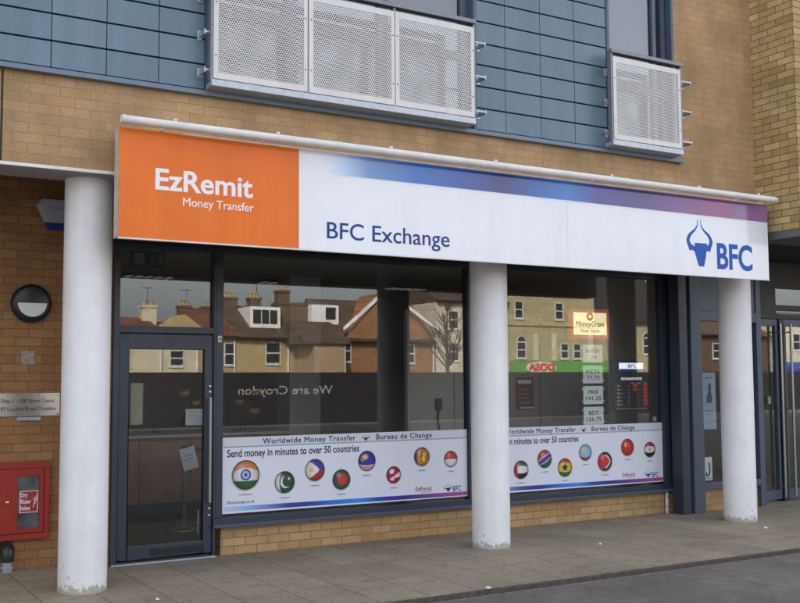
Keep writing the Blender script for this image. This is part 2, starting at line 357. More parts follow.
def text(name, body, mat, parent, x0, z0, y, h, w=None, face=-1, bold=0.0, space=1.0, slant=0.0, align='L', ext=.0012, tilt=0.0):
    """lettering whose baseline starts at (x0,z0); h = cap height, w = full width; face -1 looks to -Y, +1 to +Y"""
    cu = bpy.data.curves.new('lettering', 'FONT'); cu.body = body; cu.size = 1; cu.space_character = space; cu.shear = slant; cu.resolution_u = 4
    cu.extrude = .02; cu.bevel_depth = bold; cu.bevel_resolution = 0
    to = bpy.data.objects.new('lettering', cu); COL.objects.link(to)
    dg = bpy.context.evaluated_depsgraph_get(); me = bpy.data.meshes.new_from_object(to.evaluated_get(dg))
    bpy.data.objects.remove(to); bpy.data.curves.remove(cu)
    xs = [v.co.x for v in me.vertices]; xa, xb = min(xs), max(xs); zm = max(v.co.z for v in me.vertices); sz = h/CAPH
    sx = w/(xb-xa) if w else sz; W = (xb-xa)*sx
    off = {'L': 0, 'C': -W/2, 'R': -W}[align]
    org = ORG.get(parent, Vector((0, 0, 0))); ct, st = math.cos(tilt), math.sin(tilt)
    for v in me.vertices:
        a = off + (v.co.x-xa)*sx; b = v.co.y*sz; a, b = a*ct-b*st, a*st+b*ct
        d = 0 if v.co.z < 0 else (ext if v.co.z > zm-1e-4 else ext*.75)
        v.co = Vector((x0 - face*a, y + face*d, z0 + b)) - org
    me.materials.clear(); me.materials.append(mat); me.name = name
    me.polygons.foreach_set('use_smooth', [False]*len(me.polygons)); me.update()
    ob = bpy.data.objects.new(name, me); COL.objects.link(ob); ob.parent = parent; ORG[ob] = org
    return ob

# ------------------------------------------------------------------ ground
B().box(-700, 700, -700, 700, -.9, -.06).obj('ground', M_asph, kind='structure')
B().box(-60, 120, -10, 6.575, -.08, -.052).obj('road', M_asph, kind='structure')
B().box(-60, 120, 6.625, 9.9, -.3, 0).obj('pavement', M_pave, kind='structure')
B().box(-60, 120, 6.595, 6.6249, -.3, -.006).obj('kerb', M_kerb, kind='structure', bevel=.01)
B().box(-60, 120, 6.575, 6.5949, -.3, -.046).obj('channel', M_channel, kind='structure')
B().box(-60, 120, -16.6, -10, -.3, 0).obj('far_pavement', M_asph, kind='structure')

# ------------------------------------------------------------------ apartment building (upper storeys, soffit, shop front)
YF, W = 7.89, 9.14
bld = thing('apartment_building', 'brick and blue panelled apartment building with recessed ground floor shop front', 'building', (6, 9, 0))
b = B()
b.box(-14, 9.37, YF, 8.18, 3.205, 3.92)                     # brick band over the colonnade
b.box(8.13, 9.37, YF, 8.18, 3.92, 18.3)                      # brick pier right of the small balcony
b.obj('brick_band', M_brick_up, bld)
B().box(1.30, 1.315, YF-.002, YF, 3.21, 3.895).obj('movement_joint', M_dark, bld)
b = B(); b.box(-14, 9.365, YF+.012, 8.30, 3.184, 3.204); b.obj('soffit', M_soffit, bld)
B().box(-14, 9.365, YF-.012, YF+.011, 3.186, 3.210).obj('edge_trim', M_white_trim, bld)
B().box(-14, 9.365, 8.301, 10.0, 3.42, 3.60).obj('recess_ceiling', M_lintel, bld)
B().box(-14, 9.365, 8.182, 8.30, 3.205, 3.60).obj('beam', M_soffit, bld)
# backing behind the cladding, leaving the two window openings
WL0, WL1, WR0, WR1, ZS, ZT = 2.86, 5.52, 7.20, 8.125, 3.945, 6.3
b = B()
b.box(-14, WL0, YF+.001, 8.18, 3.921, 18.3); b.box(WL1, WR0, YF+.001, 8.18, 3.921, 18.3)
b.box(WL0, WL1, YF+.001, 8.18, ZT, 18.3); b.box(WR0, 8.129, YF+.001, 8.18, ZT, 18.3)
b.obj('cladding_backing', M_clad_back, bld)
b = B(); zj = [3.948+.2095*i for i in range(69)]
xl = [1.645+.4125*i for i in range(-20, 3)] + [WL0-.01]; xm = [5.53, 5.873, 6.303, 6.735, 7.165]
def tiles(b, xs, zs):
    for i in range(len(xs)-1):
        for k in range(len(zs)-1):
            b.box(xs[i]+.003, xs[i+1]-.003, YF-.022, YF+.0005, zs[k]+.007, zs[k+1]-.007)
tiles(b, xl, zj); tiles(b, xm, zj); tiles(b, [WL0, 3.29, 3.71, 4.13, 4.55, 4.97, WL1], [z for z in zj if z > ZT]); tiles(b, [WR0, 7.66, 8.10], [z for z in zj if z > ZT])
b.obj('cladding', M_clad, bld, bevel=.0018, seg=1)
b = B(); b.prismx([(7.825, 3.898), (YF-.001, 3.898), (YF-.001, 3.946), (7.86, 3.946), (7.828, 3.935)][::-1], -14, 8.20); b.obj('base_flashing', M_flash, bld)
b = B(); b.box(7.166, 7.20, 7.858, 8.0, 3.947, ZT); b.box(8.10, 8.129, 7.87, 8.0, 3.947, ZT); b.box(WL0-.009, WL0+.02, 7.862, 8.0, 3.947, ZT); b.box(WL1-.02, 5.529, 7.862, 8.0, 3.947, ZT)
b.each('window_jamb', M_frame_lt, bld)
def flat_window(x0, x1, mull, amp=.010):
    f = B(); y0, y1 = 7.955, 8.02
    f.box(x0+.02, x1-.02, y0, y1, ZS+.002, ZS+.07); f.box(x0+.02, x1-.02, y0, y1, ZT-.07, ZT)
    for m, wd in mull: f.box(m-wd/2, m+wd/2, y0-.004, y1, ZS+.07, ZT-.07)
    ms = [m for m, _ in mull]
    for i in range(len(ms)-1): f.box(ms[i]+mull[i][1]/2, ms[i+1]-mull[i+1][1]/2, y0+.004, y1-.004, 4.62, 4.70)  # dark cross rail stands in for a reflected band across the glass
    w = f.obj('flat_window', M_frame_lt, bld, bevel=.003)
    B().box(x0+.03, x1-.03, 7.985, 7.993, ZS+.03, ZT-.03).obj('window_pane', M_glass_up, w)
    c = B(); n = 160; pts = []
    for i in range(n+1):
        x = x0+.03+(x1-x0-.06)*i/n; pts.append((x, 8.105+amp*math.sin(i*.55)+amp*.5*math.sin(i*1.3)))
    c.add([(x, y, z) for z in (ZS+.05, ZT-.05) for x, y in pts], [(i, i+1, i+n+2, i+n+1) for i in range(n)], 0, True)
    c.obj('net_curtain', M_curtain, w)
flat_window(WL0, WL1, [(2.90, .06), (3.66, .10), (4.57, .10), (5.46, .08)])
flat_window(WR0, 8.125, [(7.235, .05), (7.93, .05), (8.065, .05)], .0015)
B().box(2.7, 5.6, 8.181, 8.3, 3.93, 6.5).box(7.1, 8.2, 8.181, 8.3, 3.93, 6.5).each('window_reveal', M_dark, bld)
# roof and the remaining volume of the upper storeys (never seen straight on, but it shades the street)
B().box(-14, 9.365, 8.302, 17.9, 3.62, 18.3).obj('upper_storeys', M_brick_up, bld)
B().box(-14.2, 9.36, 7.8, 18.0, 18.302, 18.6).obj('roof', M_lintel, bld)
# projecting right wing
b = B(); b.box(9.37, 9.60, 7.30, 8.9, 3.205, 18.3); b.obj('wing_side_wall', M_brick_wing, bld)
B().box(9.602, 24, 7.302, 8.9, 3.205, 18.3).box(9.602, 24, 8.9, 18, 3.62, 18.3).obj('wing_front_wall', M_brick_wing_x, bld)
B().box(9.372, 24, 7.31, 7.9, 3.125, 3.203).obj('wing_lintel', M_lintel, bld)
B().box(9.372, 24, 7.902, 9.9, 3.135, 3.2).obj('wing_soffit', M_dark, bld)
B().box(9.361, 24, 7.2, 18.0, 18.302, 18.6).obj('wing_roof', M_lintel, bld)
# ground floor walls
LY = 9.43
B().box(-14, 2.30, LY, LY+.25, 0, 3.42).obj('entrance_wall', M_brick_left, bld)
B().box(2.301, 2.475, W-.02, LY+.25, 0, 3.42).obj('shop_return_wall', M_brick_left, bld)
B().box(3.505, 9.46, W, W+.2, 0, .272).obj('stall_riser', M_brick_low, bld)
B().box(9.505, 10.55, 8.985, 9.2, 0, .262).obj('stall_riser', M_brick_low, bld)
b = B(); b.box(2.476, 9.46, 9.06, 9.26, 2.83, 3.419); b.obj('fascia_backing', M_frame_dk, bld)
# shop window frames
fr = B(); y0, y1 = 9.085, 9.185
fr.box(3.405, 9.46, y0-.02, y1, .273, .345)               # sill
for xa, xb in ((3.43, 3.497), (6.247, 6.325)): fr.box(xa, xb, y0, y1, .345, 2.83)
fr.box(9.075, 9.46, y0+.002, y1, .345, 2.83)
fr.box(3.497, 6.247, y0, y1, 2.79, 2.83); fr.box(6.325, 9.075, y0, y1, 2.79, 2.83)
win = fr.obj('shop_window', M_frame, bld, bevel=.004)
B().box(3.49, 6.25, 9.136, 9.146, .34, 2.80).obj('window_pane', M_glass, win)
B().box(6.32, 9.08, 9.136, 9.146, .34, 2.80).obj('window_pane', M_glass, win)
B().box(3.40, 9.46, 9.045, 9.064, .262, .290).obj('window_sill', M_frame_lt, win, bevel=.004)
# door set
d = B(); d.box(2.477, 2.528, y0, y1, 0, 2.83); d.box(3.405, 3.4295, y0, y1, 0, .272); d.box(3.405, 3.4295, y0, y1, .346, 2.83)
d.box(2.528, 3.405, y0, y1, 2.03, 2.09); d.box(2.528, 3.405, y0, y1, 2.79, 2.83)
dfr = d.obj('door_frame', M_frame, bld, bevel=.004)
B().box(2.52, 3.41, 9.136, 9.146, 2.08, 2.80).obj('transom_pane', M_glass, dfr)
B().box(2.477, 3.43, 9.06, 9.20, 0, .016).obj('threshold', M_galv, dfr, bevel=.005)
d = B(); d.box(2.534, 2.625, 9.10, 9.165, .045, 2.02); d.box(3.325, 3.399, 9.10, 9.165, .045, 2.02); d.box(2.625, 3.325, 9.10, 9.165, 1.885, 2.02); d.box(2.625, 3.325, 9.10, 9.165, .045, .155)
door = d.obj('door', M_frame, bld, bevel=.005)
B().box(2.62, 3.33, 9.128, 9.138, .15, 1.89).obj('door_pane', M_glass, door)
h = B(); h.tube([(3.362, 9.045, .50), (3.362, 9.045, 1.45)], .013, 14)
for z in (.60, 1.36): h.tube([(3.362, 9.045, z), (3.362, 9.10, z)], .008)
h.obj('door_handle', plain('dull_steel', (.34, .33, .33, 1), .4, metal=.7), door)
h = B(); h.tube([(3.315, 9.215, .20), (3.315, 9.215, .42)], .011, 12); h.tube([(3.315, 9.215, .3), (3.35, 9.165, .3)], .007); h.obj('inner_handle', M_steel, door)
B().box(2.83, 3.315, 9.094, 9.10, .065, .128).obj('letter_plate', M_black, door, bevel=.004)
k = B()
for z in (1.50, 1.55, .44, .38): k.lathe(3.372, 0, [(.012, 9.10), (.012, 9.085), (.006, 9.085)], 16, axis='y', cz=z)
k.each('lock_cylinder', M_steel, door)
# posts and second shop front on the right
B().box(9.322, 9.503, 8.865, 9.0, 0, 3.13).obj('corner_post', M_frame_lt, bld, bevel=.006)
B().box(9.14, 9.272, 8.875, 9.04, 0, 3.13).obj('frame_post', M_frame, bld, bevel=.004)
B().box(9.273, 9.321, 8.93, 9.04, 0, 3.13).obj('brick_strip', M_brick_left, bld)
f = B(); f.box(9.505, 9.56, 8.932, 9.028, .34, 2.30); f.box(9.505, 10.55, 8.93, 9.03, .263, .34); f.box(9.505, 10.55, 8.93, 9.03, 2.30, 2.42); f.box(10.55, 10.64, 8.93, 9.25, 0, 3.13); f.box(9.505, 10.55, 8.945, 9.015, 2.42, 3.13)
w2 = f.obj('neighbour_window', M_frame_lt, bld, bevel=.004)
B().box(9.55, 10.56, 8.975, 8.983, .33, 2.31).obj('window_pane', M_glass, w2)
e = B(); e.box(10.641, 14.0, 9.15, 9.25, 2.375, 2.435); e.box(10.641, 14.0, 9.15, 9.25, 2.785, 3.13); e.box(10.641, 11.20, 9.15, 9.25, 2.435, 2.785); e.box(12.6, 14.0, 9.15, 9.25, 0, 2.375); e.box(11.20, 14.0, 9.16, 9.24, 2.49, 2.56)
e.box(11.235, 11.335, 9.14, 9.25, 0, 2.375)
ent = e.obj('entrance_frame', M_frame_dk, bld, bevel=.004)
B().box(11.19, 12.61, 9.196, 9.204, 2.43, 2.79).obj('transom_pane', M_glass, ent)
for xa, xb, hx in ((10.66, 11.23, 11.20), (11.34, 12.59, 11.40)):
    d = B(); d.box(xa, xb, 9.16, 9.22, .03, .15); d.box(xa, xb, 9.16, 9.22, 2.28, 2.37); d.box(xa, xa+.05, 9.16, 9.22, .15, 2.28); d.box(xb-.05, xb, 9.16, 9.22, .15, 2.28)
    dd = d.obj('glass_door', M_frame_lt, bld, bevel=.004)
    B().box(xa+.04, xb-.04, 9.186, 9.194, .14, 2.29).obj('door_pane', M_glass, dd)
    h = B(); h.tube([(hx, 9.09, .06), (hx, 9.09, 2.31)], .017, 14)
    for z in (.2, 1.2, 2.2): h.tube([(hx, 9.09, z), (hx, 9.16, z)], .01)
    h.obj('door_handle', plain('pull_steel', (.36, .35, .34, 1), .35, metal=.8), dd)
B().box(10.99, 11.05, 9.150, 9.186, 1.26, 1.36).obj('lock_case', M_alu_dk, bld, bevel=.004)
# shop interiors
b = B(); b.box(2.2, 9.48, 15.0, 15.1, 0, 3.0); b.box(2.2, 2.30, LY+.251, 15.0, 0, 3.0); b.box(9.462, 9.50, 9.31, 15.0, 0, 3.13); b.obj('interior_wall', M_intwall, bld)
B().box(2.2, 9.5, 9.27, 15.1, 2.96, 3.1).obj('interior_ceiling', M_ceil, bld)
B().box(2.476, 9.46, 9.201, 15.0, -.02, .012).obj('interior_floor', M_carpet, bld)
B().box(5.60, 6.04, 12.2, 12.6, .012, 2.96).obj('interior_column', M_intpale, bld)
b = B(); b.box(9.5, 14, 14, 14.1, 0, 3.13); b.box(14.0, 14.1, 9.15, 14.1, 0, 3.13); b.box(9.5, 14, 9.26, 14, 3.0, 3.12); b.box(9.5, 14, 9.26, 14, -.02, .01); b.obj('neighbour_interior', M_intwall, bld)
B().box(6.25, 9.461, 10.35, 10.42, .012, 2.42).obj('partition', plain('partition_grey', (.38, .345, .315, 1), .85, grain=.05, gscale=2), bld)
for x in (6.9, 7.55, 8.2, 8.85): B().box(x, x+.006, 10.347, 10.3499, .02, 2.41).obj('partition_seam', M_dark, bld)
for x, y in ((5.85, 13.0), (7.85, 13.0), (4.0, 13.0)):
    l = B(); l.box(x-.34, x+.34, y-.14, y+.14, 2.935, 2.959); lf = l.obj('ceiling_light', M_alu_dk, bld)
    l = B()
    for i in range(5): l.box(x-.31+.13*i, x-.25+.13*i, y-.11, y+.11, 2.922, 2.934)
    l.obj('louvre', M_tube, lf)

# ------------------------------------------------------------------ columns
def column(x, label):
    o = B().lathe(x, 8.22, [(.186, 0), (.186, .02), (.183, .03), (.183, 3.15), (.183, 3.183)], 96).obj('round_column', M_col)
    return solo(o, label, 'column', 'round white columns under the building')
c0 = column(2.03, 'round white column left of the slate door, beside the red cabinet')
for x, lab in ((5.895, 'round white column between the two big shop windows'), (9.34, 'round white column beside the glass entrance doors')):
    c = c0.copy(); COL.objects.link(c); c.location = (x, 8.22 if x < 8 else 8.21, 0); c.rotation_euler.z = x*2.1; c['label'] = lab

# ------------------------------------------------------------------ juliet balconies with perforated panels
def perforated(x0, x1, z0, z1, hx0, hx1, hz0, hz1, y, parent):
    p = B(); t = .003
    # solid border
    p.box(x0, hx0, y, y+t, z0, z1); p.box(hx1, x1, y, y+t, z0, z1); p.box(hx0, hx1, y, y+t, z0, hz0); p.box(hx0, hx1, y, y+t, hz1, z1)
    pt = .0212; rh = pt*.866; nx = int((hx1-hx0)/pt)+1; nz = int((hz1-hz0)/rh)
    v = []; f = []; Ro = pt/math.sqrt(3); Ri = .0081
    for k in range(nz+1):
        for i in range(nx+1):
            cx = hx0 + pt*(i + (.5 if k % 2 else 0)); cz = hz0 + rh*k
            if cx > hx1 + .004: continue
            b0 = len(v)
            for q in range(6):
                a = math.pi/6 + math.pi/3*q
                for rr in (Ro, Ri):
                    v.append((min(max(cx+rr*math.cos(a), hx0-.004), hx1+.004), y+.0015, min(max(cz+rr*math.sin(a), hz0-.012), hz1+.012)))
            for q in range(6): f.append((b0+2*q, b0+2*((q+1) % 6), b0+2*((q+1) % 6)+1, b0+2*q+1))
    p.add(v, f)
    ob = p.obj('perforated_panel', M_alu, parent)
    s = B()
    for sx in ((x0+hx0)/2, (x1+hx1)/2):
        for sz in (z0+.19, z1-.22): s.lathe(sx, 0, [(.0065, y), (.0065, y-.004), (.003, y-.006)], 12, axis='y', cz=sz)
    s.each('bolt', M_alu_dk, ob); return ob
def balcony(label, x0, x1, panels, posts, ztop, brL, brR, px):
    t = thing('juliet_balcony', label, 'balcony', ((x0+x1)/2, 7.78, 3.94), 'perforated metal balconies on the blue panels')
    for a, c in panels: perforated(a, c, 4.008, 4.855, a+.040, c-.034, 4.058, 4.80, 7.70, t)
    for x in posts: B().box(x-.0125, x+.0125, 7.706, 7.76, 3.99, ztop-.04).obj('post', M_alu_dk, t)
    B().box(x0-.012, x1+.012, 7.685, 7.765, ztop-.04, ztop).obj('handrail', M_alu_dk, t, bevel=.006)
    B().prismx([(7.695, 3.945), (7.82, 3.935), (7.82, 3.975), (7.695, 4.0)][::-1], x0-.005, x1+.005).obj('bottom_channel', M_galv, t, bevel=.003)
    for xs, zs, s in ((x0, brL, -1), (x1, brR, 1)):
        for z in zs:
            pl = px[0] if s < 0 else px[1]
            k = B(); xa, xb = sorted((xs+s*.004, pl)); k.box(xa, xb, 7.735, 7.755, z-.008, z+.008)
            k.box(pl-.006, pl+.006, 7.736, 7.862, z-.02, z+.02)
            k.box(pl-.020, pl+.020, 7.8601, 7.868, z-.038, z+.038)
            k.obj('bracket', M_galv, t)
    return t
balcony('wide balcony of three perforated silver panels over the orange sign', 2.85, 5.40, [(2.862, 3.690), (3.704, 4.540), (4.548, 5.392)], (2.852, 3.697, 4.544, 5.398), 4.93, (4.39, 4.08, 4.70), (4.735, 4.415, 4.085), (2.803, 5.546))
balcony('narrow balcony with a single perforated silver panel beside plain brick', 7.085, 8.055, [(7.100, 8.042)], (7.088, 8.052), 4.93, (4.74, 4.42, 4.10), (4.75, 4.43, 4.10), (7.138, 8.23))

# ------------------------------------------------------------------ fascia sign
YS = 7.66; kx = YS/7.76
def sx_(x): return x*kx
def sz_(z): return 1.6+(z-1.6)*kx
X0, XD, XE, ZB, ZU = sx_(2.143), sx_(3.645), sx_(9.40), sz_(2.692), sz_(3.535)
sg = thing('fascia_sign', 'long orange and white shop fascia sign spanning the columns', 'sign', ((X0+XE)/2, YS+.07, ZB))
B().box(X0, XE, YS+.006, YS+.145, ZB+.003, ZU-.003).obj('sign_box', M_side, sg)
B().box(X0-.004, XD-.004, YS, YS+.006, ZB, ZU).obj('orange_panel', M_orange, sg, bevel=.001)
xj1, xj2 = sx_(6.52), sx_(8.764)
B().box(XD+.004, xj1-.001, YS, YS+.006, ZB, ZU).box(xj1+.001, XE+.004, YS, YS+.006, ZB, ZU).obj('white_panel', M_signwhite, sg, bevel=.001)
B().box(XD-.004, XD+.004, YS-.002, YS+.006, ZB, ZU).obj('divider_strip', M_white, sg)
B().box(X0-.006, XE+.006, YS-.004, YS+.0055, ZB-.012, ZB-.0005).obj('bottom_trim', M_white_trim, sg)
bo = ORG[sg].x; bx0, bx1 = sx_(3.90), XE+.003
M_band = xramp('band_print', [(0, (.74, .775, .85, 1)), (.025, (.52, .64, .86, 1)), (.075, (0.149, 0.279, 0.560, 1)), (.16, (0.037, 0.149, 0.508, 1)), (.24, (0.034, 0.099, 0.404, 1)), (.335, (0.046, 0.043, 0.215, 1)), (.40, (0.037, 0.105, 0.404, 1)), (.475, (0.034, 0.186, 0.560, 1)), (.55, (0.062, 0.068, 0.299, 1)), (.66, (0.093, 0.053, 0.221, 1)), (.76, (0.190, 0.074, 0.260, 1)), (.84, (0.279, 0.062, 0.228, 1)), (.879, (0.324, 0.056, 0.215, 1)), (.882, (0.234, 0.062, 0.228, 1)), (.93, (0.251, 0.105, 0.293, 1)), (1, (0.290, 0.167, 0.345, 1))], bx0-bo, bx1-bo, .12)
zb0 = sz_(3.347)
rc = [(bx0+.07-.07*math.sin(a), zb0+.07-.07*math.cos(a)) for a in [math.pi/2*i/8 for i in range(9)]]
pts = [(bx0, ZU-.002)] + rc[::-1] + [(bx1, sz_(3.332)), (bx1, ZU-.002)]
B().prism(pts, YS-.0022, YS-.0002).obj('gradient_band', M_band, sg)
B().prism([(bx0+.07, zb0-.008), (bx1, sz_(3.332)-.008), (bx1, sz_(3.332)), (bx0+.07, zb0)], YS-.0015, YS-.0002).obj('band_edge', M_white, sg)
text('lettering', 'EzRemit', M_letter_white, sg, sx_(2.42), sz_(3.083), YS-.0005, .158*kx, .808*kx, bold=.022, ext=.003)
text('lettering', 'Money Transfer', M_letter_white, sg, sx_(2.643), sz_(2.967), YS-.0005, .066*kx, .593*kx, bold=.006, ext=.003)
text('lettering', 'BFC Exchange', M_letter_blue, sg, sx_(3.902), sz_(2.797), YS-.0005, .138*kx, 1.238*kx, bold=.004, ext=.003)
text('lettering', 'BFC', M_logo_blue, sg, sx_(8.585), sz_(2.782), YS-.0005, .262*kx, .552*kx, bold=.025, ext=.003)
def bull(parent, x0, z0, w, y, mat, name='bull_emblem', ext=.003, vs=1.0, hw=1.7):
    """horned bull's head seen from the front; w = horn span"""
    k = w/126.0; p = lambda a, c: (x0+(a-35)*k, z0+(231-c)*k*vs)
    bb = B(); bb.prism([p(*q) for q in ((91, 232), (117, 232), (128, 196), (131, 178), (136, 148), (74, 148), (71, 178), (78, 196))][::1], y-ext, y)
    for sgn in (-1, 1):
        ctr = [(8, 62), (9.5, 82), (22, 100), (46, 118), (58, 138), (52, 156), (36, 167), (24, 172)]; wd = [.6, 2, 4, 7, 9, 9.5, 9.5, 9]
        L, Rr = [], []
        # smooth by subdividing with Catmull-Rom
        P = []; Wd = []
        for i in range(len(ctr)-1):
            p0, p1, p2, p3 = ctr[max(i-1, 0)], ctr[i], ctr[i+1], ctr[min(i+2, len(ctr)-1)]
            for j in range(5):
                u = j/5; P.append(tuple(.5*((2*p1[a])+(p2[a]-p0[a])*u+(2*p0[a]-5*p1[a]+4*p2[a]-p3[a])*u*u+(3*p1[a]-p0[a]-3*p2[a]+p3[a])*u**3) for a in (0, 1))); Wd.append((wd[i]+(wd[i+1]-wd[i])*u)*hw)
        P.append(ctr[-1]); Wd.append(wd[-1]*hw)
        v = []; f = []
        for i, (a, c) in enumerate(P):
            q0, q1 = P[max(i-1, 0)], P[min(i+1, len(P)-1)]; dx, dz = q1[0]-q0[0], q1[1]-q0[1]; ln = math.hypot(dx, dz); nx, nz = -dz/ln, dx/ln
            for s2 in (-1, 1):
                X, Z = p(98+sgn*a + sgn*nx*s2*Wd[i]/2, c+nz*s2*Wd[i]/2)
                for yy in (y-ext*.7, y): v.append((X, yy, Z))
        for i in range(len(P)-1):
            o = i*4
            f += [(o, o+4, o+6, o+2), (o+1, o+3, o+7, o+5), (o, o+1, o+5, o+4), (o+2, o+6, o+7, o+3)]
        bb.add(v, f)
        ear = [(30, 158), (58, 162), (52, 178), (30, 172)]
        e2 = [p(98+sgn*a, c) for a, c in ear]; bb.prism(e2 if sgn < 0 else e2[::-1], y-ext*.85, y)
    ob = bb.obj(name, mat, parent)
    bm = bmesh.new(); bm.from_mesh(ob.data); bmesh.ops.recalc_face_normals(bm, faces=bm.faces); bm.to_mesh(ob.data); bm.free(); return ob
bull(sg, sx_(8.142), sz_(2.79), .37*kx, YS-.0005, M_logo_blue)

# ------------------------------------------------------------------ trough light over the sign
PY = 7.53; px0, px1, pz = 2.085, 9.27, 3.542
lt = thing('sign_light', 'long white tubular trough light over the fascia sign', 'light fitting', ((px0+px1)/2, PY, pz-.04))
B().tube([(px0, PY, pz), (px1, PY, pz)], .0315, 24).obj('tube_housing', M_white_trim, lt)
cl = B()
for x in (px0+.02, 3.9, 5.9, 7.1, 9.235): cl.tube([(x-.012, PY, pz), (x+.012, PY, pz)], .034, 24)
cl.each('joint_collar', M_white_trim, lt)
B().box(px0+.5, px1-.15, PY+.055, PY+.10, pz-.05, pz-.042).obj('reflector', M_white, lt)
for x in (2.5, 3.35, 4.4, 5.5, 6.9, 8.1, 9.0):
    k = B(); k.box(x-.008, x+.008, PY, 7.889, pz+.028, pz+.036); k.box(x-.012, x+.012, PY-.006, PY+.012, pz+.034, pz+.05); k.obj('arm', M_white_trim, lt)

# ------------------------------------------------------------------ window posters
def lerp(a, b, t): return tuple(a[i]+(b[i]-a[i])*t for i in range(3))
def star(u, v, cx, cy, r, n=5, inner=.42):
    dx, dy = u-cx, v-cy; d = math.hypot(dx, dy)
    if d > r: return False
    a = (math.atan2(dx, dy) % (2*math.pi/n))/(2*math.pi/n); a = abs(a-.5)*2   # 1 at tips, 0 at notches
    return d < r*(inner+(1-inner)*a**1.6)
SAF, WHT, GRN, RED, BLU, NAV, YEL, BLK, SKY = (.75, .25, .03), (.72, .72, .74), (.015, .13, .03), (.55, .025, .03), (.02, .06, .38), (.02, .025, .22), (.75, .5, .04), (.015, .015, .018), (.25, .50, .75)
def f_saffron(u, v):
    d = math.hypot(u, v*1.0)
    if abs(d-.30) < .05 or d < .09 or (d < .27 and int((math.atan2(v, u)+7)*3.8) % 2 == 0 and d > .1 and False): return BLU
    if d < .27: return (.45, .47, .6)
    vv = v+.12*u*u
    return SAF if vv > .42 else (GRN if vv < -.38 else WHT)
def f_crescent(u, v):
    if u < -.5: return WHT
    if math.hypot(u-.12, v+.02) < .52 and math.hypot(u-.30, v-.08) > .50: return WHT
    if star(u, v, .42, .3, .2): return WHT
    return (.012, .085, .035)
def f_triangle(u, v):
    if u < .45 - 1.15*abs(v-.0) and u < .4: return YEL if math.hypot(u+.35, v) < .22 else WHT
    return (.035, .06, .38) if v > 0 else (.45, .02, .03)
def f_disc(u, v): return (.60, .03, .04) if math.hypot(u-.15, v) < .55 else (.02, .10, .045)
def f_stripes(u, v):
    if v > -.42:
        if star(u, v, -.15, .38, .38, 9, .55): return YEL
        if math.hypot(u+.45, v-.25) < .28 and math.hypot(u+.35, v-.28) > .25: return YEL
        return (.03, .035, .30)
    return RED if int((v+2)*7) % 2 else WHT
def f_pennant(u, v):
    a = v - .55*u
    if abs(a) < .15: return (.42, .01, .04)
    if math.hypot(u+.25, v-.42) < .34: return WHT
    if math.hypot(u+.25, v+.42) < .34 or (u > .1 and abs(v) < .35 and a < 0): return WHT
    return (.45, .015, .05)
def f_lion(u, v):
    if u < -.62: return (.02, .12, .05)
    if u < -.28: return (.70, .22, .03)
    if abs(abs(u-.25)-.52) < .06 or abs(abs(v)-.72) < .07: return YEL
    if math.hypot(u-.3, v-.25) < .22 or math.hypot((u-.2)*1.2, v+.25) < .3: return YEL
    return (.38, .09, .03)
def f_halves(u, v): return (.60, .03, .04) if v > -.02-.12*u*u else WHT
def f_gulf(u, v):
    if u < -.45: return (.55, .03, .03)
    return (.02, .14, .05) if v > .38 else (BLK if v < -.38 else WHT)
def f_bands(u, v):
    a = v-.55*u
    return (.60, .05, .04) if a > .32 else (WHT if a > .2 or -.42 < a < -.32 else ((.04, .06, .35) if a > -.32 else (.02, .12, .05)))
def f_blackstar(u, v):
    if star(u, v, 0, 0, .45): return BLK
    return (.60, .04, .03) if v > .5 else ((.02, .15, .04) if v < -.5 else YEL)
def f_sky(u, v):
    if math.hypot(u+.45, v-.2) < .3: return YEL
    return (.5, .05, .04) if v < -.6 else SKY
def f_arrow(u, v):
    if u > .7-1.0*abs(v) : return WHT if abs(v) < .75 and u < .95-.9*abs(v) else ((.02, .1, .04) if v < 0 else (.03, .03, .03))
    return (.60, .03, .035)
def f_redstar(u, v): return YEL if star(u, v, -.25, .25, .32) or math.hypot(u-.2, v-.4) < .07 or math.hypot(u-.28, v-.1) < .07 else (.58, .025, .02)
def f_eagle(u, v):
    if abs(u) < .16 and abs(v) < .2: return (.55, .38, .06)
    return (.50, .03, .035) if v > .38 else (BLK if v < -.38 else WHT)
